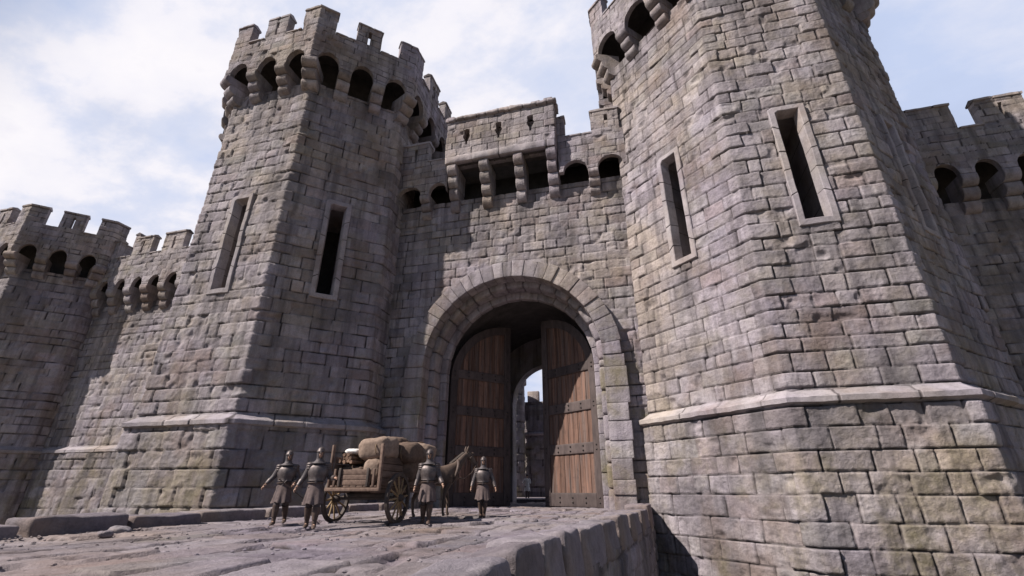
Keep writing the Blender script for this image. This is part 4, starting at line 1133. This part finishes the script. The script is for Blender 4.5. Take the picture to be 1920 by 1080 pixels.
    for z, a, b, oy in ((.075, .086, .105, .006), (.02, .090, .110, .006), (-.05, .088, .108, .008), (-.10, .085, .10, .012), (-.15, .10, .105, .014), (-.19, .155, .125, .016), (-.22, .20, .14, .018)):
        rows.append(np.stack([np.sin(t2) * a * k, -np.cos(t2) * b * k + oy * k, np.full(56, z * k)], 1))
    V = np.stack(rows); keepf = np.ones((len(rows) - 1, 56), bool)
    for i in range(0, 3):
        for j in range(56):
            t = th[j] if th[j] < math.pi else th[j] - 2 * math.pi
            if abs(t) < .75 - .1 * i: keepf[i, j] = False
    Fg = grid_faces(len(rows), 56, True).reshape(len(rows) - 1, 56, 4)
    mb.add(V.reshape(-1, 3) @ rm.T + hd, Fg[keepf]); mb.build('mail_coif', M_MAIL, root)
    mb = MB(); rows = []
    for z, a in ((.040, 1.05), (.043, 1.08), (.075, 1.06), (.078, 1.03), (.105, .96), (.135, .80), (.16, .55), (.178, .25), (.186, .05)):
        rows.append(np.stack([np.sin(th) * a * .094 * k, -np.cos(th) * a * .114 * k + .004, np.full(56, z * k)], 1))
    mb.add(np.concatenate(rows) @ rm.T + hd, grid_faces(len(rows), 56, True))
    nb = [(x, y, z) for x, y, z in boxp(-.009 * k, .009 * k, -.128 * k, -.112 * k, -.03 * k, .06 * k)]
    e = MB(); plain_box(e, nb); mb.add(e.v[0] @ rm.T + hd, e.f[0])
    mb.build('helmet', M_STEEL, root)
    return root
def pose(**k):
    d = dict(pelvis=(0, 0, .95), chest=(0, -.01, 1.33), lel=(-.27, .03, 1.16), lwr=(-.31, -.03, .93), rel=(.27, .03, 1.16), rwr=(.31, -.03, .93),
             lkn_=(-.10, -.03, .51), lan=(-.10, .02, .10), rkn_=(.10, -.03, .51), ran=(.10, .02, .10))
    d.update(k); return d
SG = 'soldiers in helmets around the cart'
# rz turns the figure; 0 faces the camera side (-Y)
person('leftmost helmeted soldier, walking with a long dark scabbard at his hip', (-9.72, 11.95, 0), R(28), 1.82,
       pose(lel=(-.33, .04, 1.19), lwr=(-.47, -.08, .99), rel=(.30, .06, 1.17), rwr=(.27, -.16, 1.02), rpalm=(-.6, 0, -1), lkn_=(-.09, -.16, .52), lan=(-.09, -.17, .10), rkn_=(.10, .03, .52), ran=(.10, .22, .13)), .15, group=SG)
person('helmeted soldier just left of the cart wheel, one forearm held level', (-8.02, 11.0, 0), R(30), 1.80,
       pose(lel=(-.31, .05, 1.17), lwr=(-.43, -.02, .95), rel=(.30, .05, 1.16), rwr=(.44, -.20, 1.14), rpalm=(0, .2, -1), lkn_=(-.10, .02, .52), lan=(-.11, .17, .11), rkn_=(.10, -.15, .52), ran=(.10, -.16, .10)), .1, group=SG)
person('helmeted soldier standing between the cart and the horse with both arms hanging', (-6.02, 13.3, 0), R(18), 1.88,
       pose(lel=(-.28, .03, 1.16), lwr=(-.34, -.04, .92), rel=(.30, -.02, 1.15), rwr=(.40, -.20, .98), lkn_=(-.09, .0, .51), lan=(-.10, .12, .10), rkn_=(.09, -.10, .52), ran=(.07, -.08, .10)), -.1, group=SG)
person('rightmost helmeted soldier facing us alone in front of the dark door', (-5.42, 16.45, 0), R(15), 1.86,
       pose(lel=(-.30, .02, 1.17), lwr=(-.37, -.04, .94), rel=(.32, .0, 1.18), rwr=(.40, -.06, .94), lkn_=(-.07, -.03, .51), lan=(-.05, .06, .10), rkn_=(.07, -.06, .51), ran=(.05, .0, .10)), .0, group=SG, skirt=.8)
person('tiny figure in white clothes in the courtyard beyond the gate', (-9.55, 40.6, .27), R(200), 1.8, pose(lel=(-.26, -.06, 1.2), lwr=(-.3, -.3, 1.15), rel=(.28, -.1, 1.18), rwr=(.34, -.34, 1.2), lkn_=(-.1, -.12, .51), lan=(-.1, -.02, .1)), 0, 'townsman')
# the scabbard at the first soldier's hip
mb = MB()
p0, p1 = np.array((-9.55, 11.72, 1.03)), np.array((-8.88, 12.25, .42))
tube(mb, [p0 + (p1 - p0) * f for f in (0, .05, .5, .95, 1)], [(.032, .014), (.034, .016), (.03, .014), (.024, .012), (.006, .006)], 10)
sw = thing('sword', 'sheathed sword slanting from the belt of the leftmost soldier', 'sword', tuple(p0))
mb.build('scabbard', M_LEATHER, sw, base=p0)
d = (p1 - p0) / np.linalg.norm(p1 - p0); q = np.cross(d, (0, 0, 1)); q /= np.linalg.norm(q); up = np.cross(q, d)
mb = MB(); tube(mb, [p0 - d * .02, p0 - d * .16], .013, 8); blob(mb, p0 - d * .18, (.024, .024, .024), 1, 0, 1, 12, 8); mb.build('grip', M_LEATHER, sw, base=p0)
mb = MB(); tube(mb, [p0 - up * .09 - d * .01, p0 - d * .015, p0 + up * .09 - d * .01], .011, 8); mb.build('crossguard', M_STEEL, sw, base=p0)

# ================================================================== the horse
H = {}; E = []
def hp(k, co, r, prev=None):
    H[k] = (co, r)
    if prev: E.append((prev, k))
# local: nose towards +X
hp('belly', (0, 0, 1.22), (.30, .33)); hp('loin', (-.38, 0, 1.28), (.29, .31), 'belly'); hp('rump', (-.72, 0, 1.30), (.27, .29), 'loin'); hp('butt', (-.90, 0, 1.22), (.17, .2), 'rump')
hp('girth', (.36, 0, 1.22), (.28, .34), 'belly'); hp('chest', (.66, 0, 1.25), (.23, .29), 'girth'); hp('neck0', (.88, 0, 1.50), (.13, .20), 'chest'); hp('neck1', (1.10, -.02, 1.76), (.10, .145), 'neck0')
hp('poll', (1.28, -.04, 1.95), (.085, .11), 'neck1'); hp('cheek', (1.42, -.06, 1.84), (.08, .12), 'poll'); hp('nose', (1.57, -.08, 1.64), (.058, .075), 'cheek'); hp('muzzle', (1.66, -.09, 1.50), (.052, .06), 'nose')
for s in (-1, 1):
    n = 'a' if s < 0 else 'b'; y = s * .16; st = s * .10
    hp(n + 'sh', (.56, y, 1.02), (.12, .15), 'chest'); hp(n + 'fe', (.54 + st, y, .78), .078, n + 'sh'); hp(n + 'fk', (.56 + st * 1.6, y, .50), .056, n + 'fe'); hp(n + 'ff', (.55 + st * 1.6, y, .16), .038, n + 'fk'); hp(n + 'fh', (.60 + st * 1.6, y, .05), .058, n + 'ff')
    hp(n + 'th', (-.66, y, 1.02), (.15, .19), 'rump'); hp(n + 'st', (-.58 - st, y, .80), .10, n + 'th'); hp(n + 'hk', (-.80 - st * 1.4, y, .54), .060, n + 'st'); hp(n + 'hf', (-.77 - st * 1.4, y, .16), .040, n + 'hk'); hp(n + 'hh', (-.71 - st * 1.4, y, .05), .060, n + 'hf')
V, F = skin_mesh('horse', H, E)
HO = thing('horse', 'brown draught horse harnessed to the cart, half hidden behind the soldier', 'horse', (-7.28, 16.3, 0), R(50))
HO.scale = (1.08,) * 3
mb = MB(); add_poly(mb, V, F); 
for s in (-1, 1):
    tube(mb, [(1.25, -.04 + s * .05, 2.0), (1.25, -.04 + s * .075, 2.08), (1.27, -.04 + s * .085, 2.16), (1.28, -.04 + s * .085, 2.21)], [.03, .042, .028, .005], 8)
mb.build('body', M_HORSE, HO)
mb = MB()
for i in range(26):
    f = i / 25; c = np.array((.72 + f * .52, -.04 * f, 1.62 + f * .40)) if f < .9 else np.array((1.24 + (f - .9) * 1.2, -.04, 1.99))
    o = rnd.uniform(.12, .22)
    tube(mb, [c, c + (-.03, .06, .02), c + (-.05, .11, -o * .5), c + (-.05, .13, -o)], [.03, .03, .022, .004], 6)
mb.build('mane', M_MANE, HO)
mb = MB(); tube(mb, [(-.97, 0, 1.34), (-1.06, 0, 1.25), (-1.12, 0, 1.0), (-1.10, .02, .72), (-1.08, .02, .5)], [.04, .06, .085, .07, .01], 10); mb.build('tail', M_MANE, HO)
har = thing('harness', 'leather collar, pad and reins worn by the cart horse', 'harness', (-7.28, 16.3, 0), R(50)); har.scale = HO.scale
mb = MB(); tube(mb, [(.80 + .12 * math.sin(t), math.cos(t) * .25, 1.36 + .36 * math.sin(t)) for t in np.linspace(0, 2 * math.pi, 33)], .055, 10, caps=False); mb.build('collar', M_LEATHER, har)
mb = MB(); tube(mb, [(.05, math.cos(t) * .325, 1.22 + .35 * math.sin(t)) for t in np.linspace(0, 2 * math.pi, 33)], [(.05, .012)] * 33, 8, caps=False); mb.build('girth_strap', M_LEATHER, har)
mb = MB()
tube(mb, [(1.60 + .075 * math.sin(t) * .7, -.085 + math.cos(t) * .078, 1.63 + .085 * math.sin(t)) for t in np.linspace(0, 2 * math.pi, 25)], .012, 6, caps=False)
tube(mb, [(1.40 + .12 * math.sin(t) * .7, -.06 + math.cos(t) * .1, 1.88 + .12 * math.sin(t)) for t in np.linspace(0, 2 * math.pi, 25)], .012, 6, caps=False); mb.build('bridle', M_LEATHER, har)
mb = MB(); tube(mb, [(1.58, -.17, 1.60), (1.35, -.28, 1.34), (1.0, -.36, 1.14), (.5, -.42, 1.22)], .013, 6); mb.build('rein', M_LEATHER, har)

# ================================================================== sky, sun, camera
EL, AZ = R(45), math.atan(1.3)
sdir = Vector((-math.sin(AZ) * math.cos(EL), -math.cos(AZ) * math.cos(EL), math.sin(EL)))
w = bpy.data.worlds.new('World'); S.world = w; w.use_nodes = True
nt = w.node_tree; bg = nt.nodes['Background']
sky = nd(nt, 'ShaderNodeTexSky', sky_type='NISHITA'); sky.sun_disc = False
sky.sun_elevation = EL; sky.sun_rotation = math.atan2(sdir.x, sdir.y); sky.altitude = 200; sky.air_density = .85; sky.dust_density = .6; sky.ozone_density = 3.0
tc = nd(nt, 'ShaderNodeTexCoord'); sp = nd(nt, 'ShaderNodeSeparateXYZ'); nt.links.new(tc.outputs['Generated'], sp.inputs[0])
zz = maths(nt, 'ADD', maths(nt, 'MAXIMUM', sp.outputs['Z'], 0), .22)
cv = nd(nt, 'ShaderNodeCombineXYZ'); nt.links.new(maths(nt, 'DIVIDE', sp.outputs['X'], zz), cv.inputs[0]); nt.links.new(maths(nt, 'DIVIDE', sp.outputs['Y'], zz), cv.inputs[1])
mp = nd(nt, 'ShaderNodeMapping'); nt.links.new(cv.outputs[0], mp.inputs[0]); mp.inputs['Location'].default_value = (1.3, 9.2, 0); mp.inputs['Rotation'].default_value = (0, 0, .5); mp.inputs['Scale'].default_value = (1.0, 1.45, 1)
c1 = noise_node(nt, mp.outputs[0], 1.55, 9, .56)
c2 = noise_node(nt, mp.outputs[0], .7, 4, .5)
cm = maths(nt, 'ADD', maths(nt, 'MULTIPLY', c1, .65), maths(nt, 'MULTIPLY', c2, .45))
cover = ramp(nt, cm, [(.40, .88), (.55, 1.0)], 'EASE')
c3 = maths(nt, 'ADD', maths(nt, 'MULTIPLY', noise_node(nt, mp.outputs[0], 1.35, 12, .6), .75), maths(nt, 'MULTIPLY', c2, .3))
ccol = ramp(nt, c3, [(.45, (.60, .69, .93)), (.53, (.76, .80, .96)), (.575, (.97, .95, 1.02)), (.63, (1.03, 1.0, 1.04)), (.72, (.84, .83, .94))])
cs = nd(nt, 'ShaderNodeVectorMath', operation='SCALE'); nt.links.new(ccol, cs.inputs[0]); cs.inputs['Scale'].default_value = CLOUD
# the cloud bank stands to the north, behind the castle; elsewhere the sky is clearer
bank = nd(nt, 'ShaderNodeMapRange', interpolation_type='SMOOTHSTEP'); nt.links.new(sp.outputs['Y'], bank.inputs['Value'])
bank.inputs['From Min'].default_value = .02; bank.inputs['From Max'].default_value = .34; bank.inputs['To Min'].default_value = .06; bank.inputs['To Max'].default_value = 1.0
mx = mix(nt, maths(nt, 'MULTIPLY', cover, bank.outputs[0]), sky.outputs[0], cs.outputs[0])
nt.links.new(mx, bg.inputs['Color']); bg.inputs['Strength'].default_value = SKYS
sl = bpy.data.lights.new('sun', 'SUN'); sl.energy = SUN; sl.angle = R(.5); sl.color = (1.0, .915, .83)
so = bpy.data.objects.new('sun', sl); COL.objects.link(so); so.rotation_euler = sdir.to_track_quat('Z', 'Y').to_euler(); so.location = (0, 0, 60)
F_, HZ = 875., 920.
pit = math.atan2(HZ - 540, F_); yaw = math.atan2(255, math.hypot(F_, HZ - 540))
cam = bpy.data.cameras.new('camera'); co = bpy.data.objects.new('camera', cam); COL.objects.link(co)
cam.sensor_width = 36; cam.lens = 36 * F_ / 1920; cam.clip_end = 6000; cam.clip_start = .05
co.location = (0, 0, .85); co.rotation_euler = (math.pi / 2 + pit, 0, yaw)
S.camera = co
vs = S.view_settings; vs.view_transform = 'Standard'; vs.look = 'None'; vs.gamma = 1; vs.use_curve_mapping = False; vs.exposure = EXPO
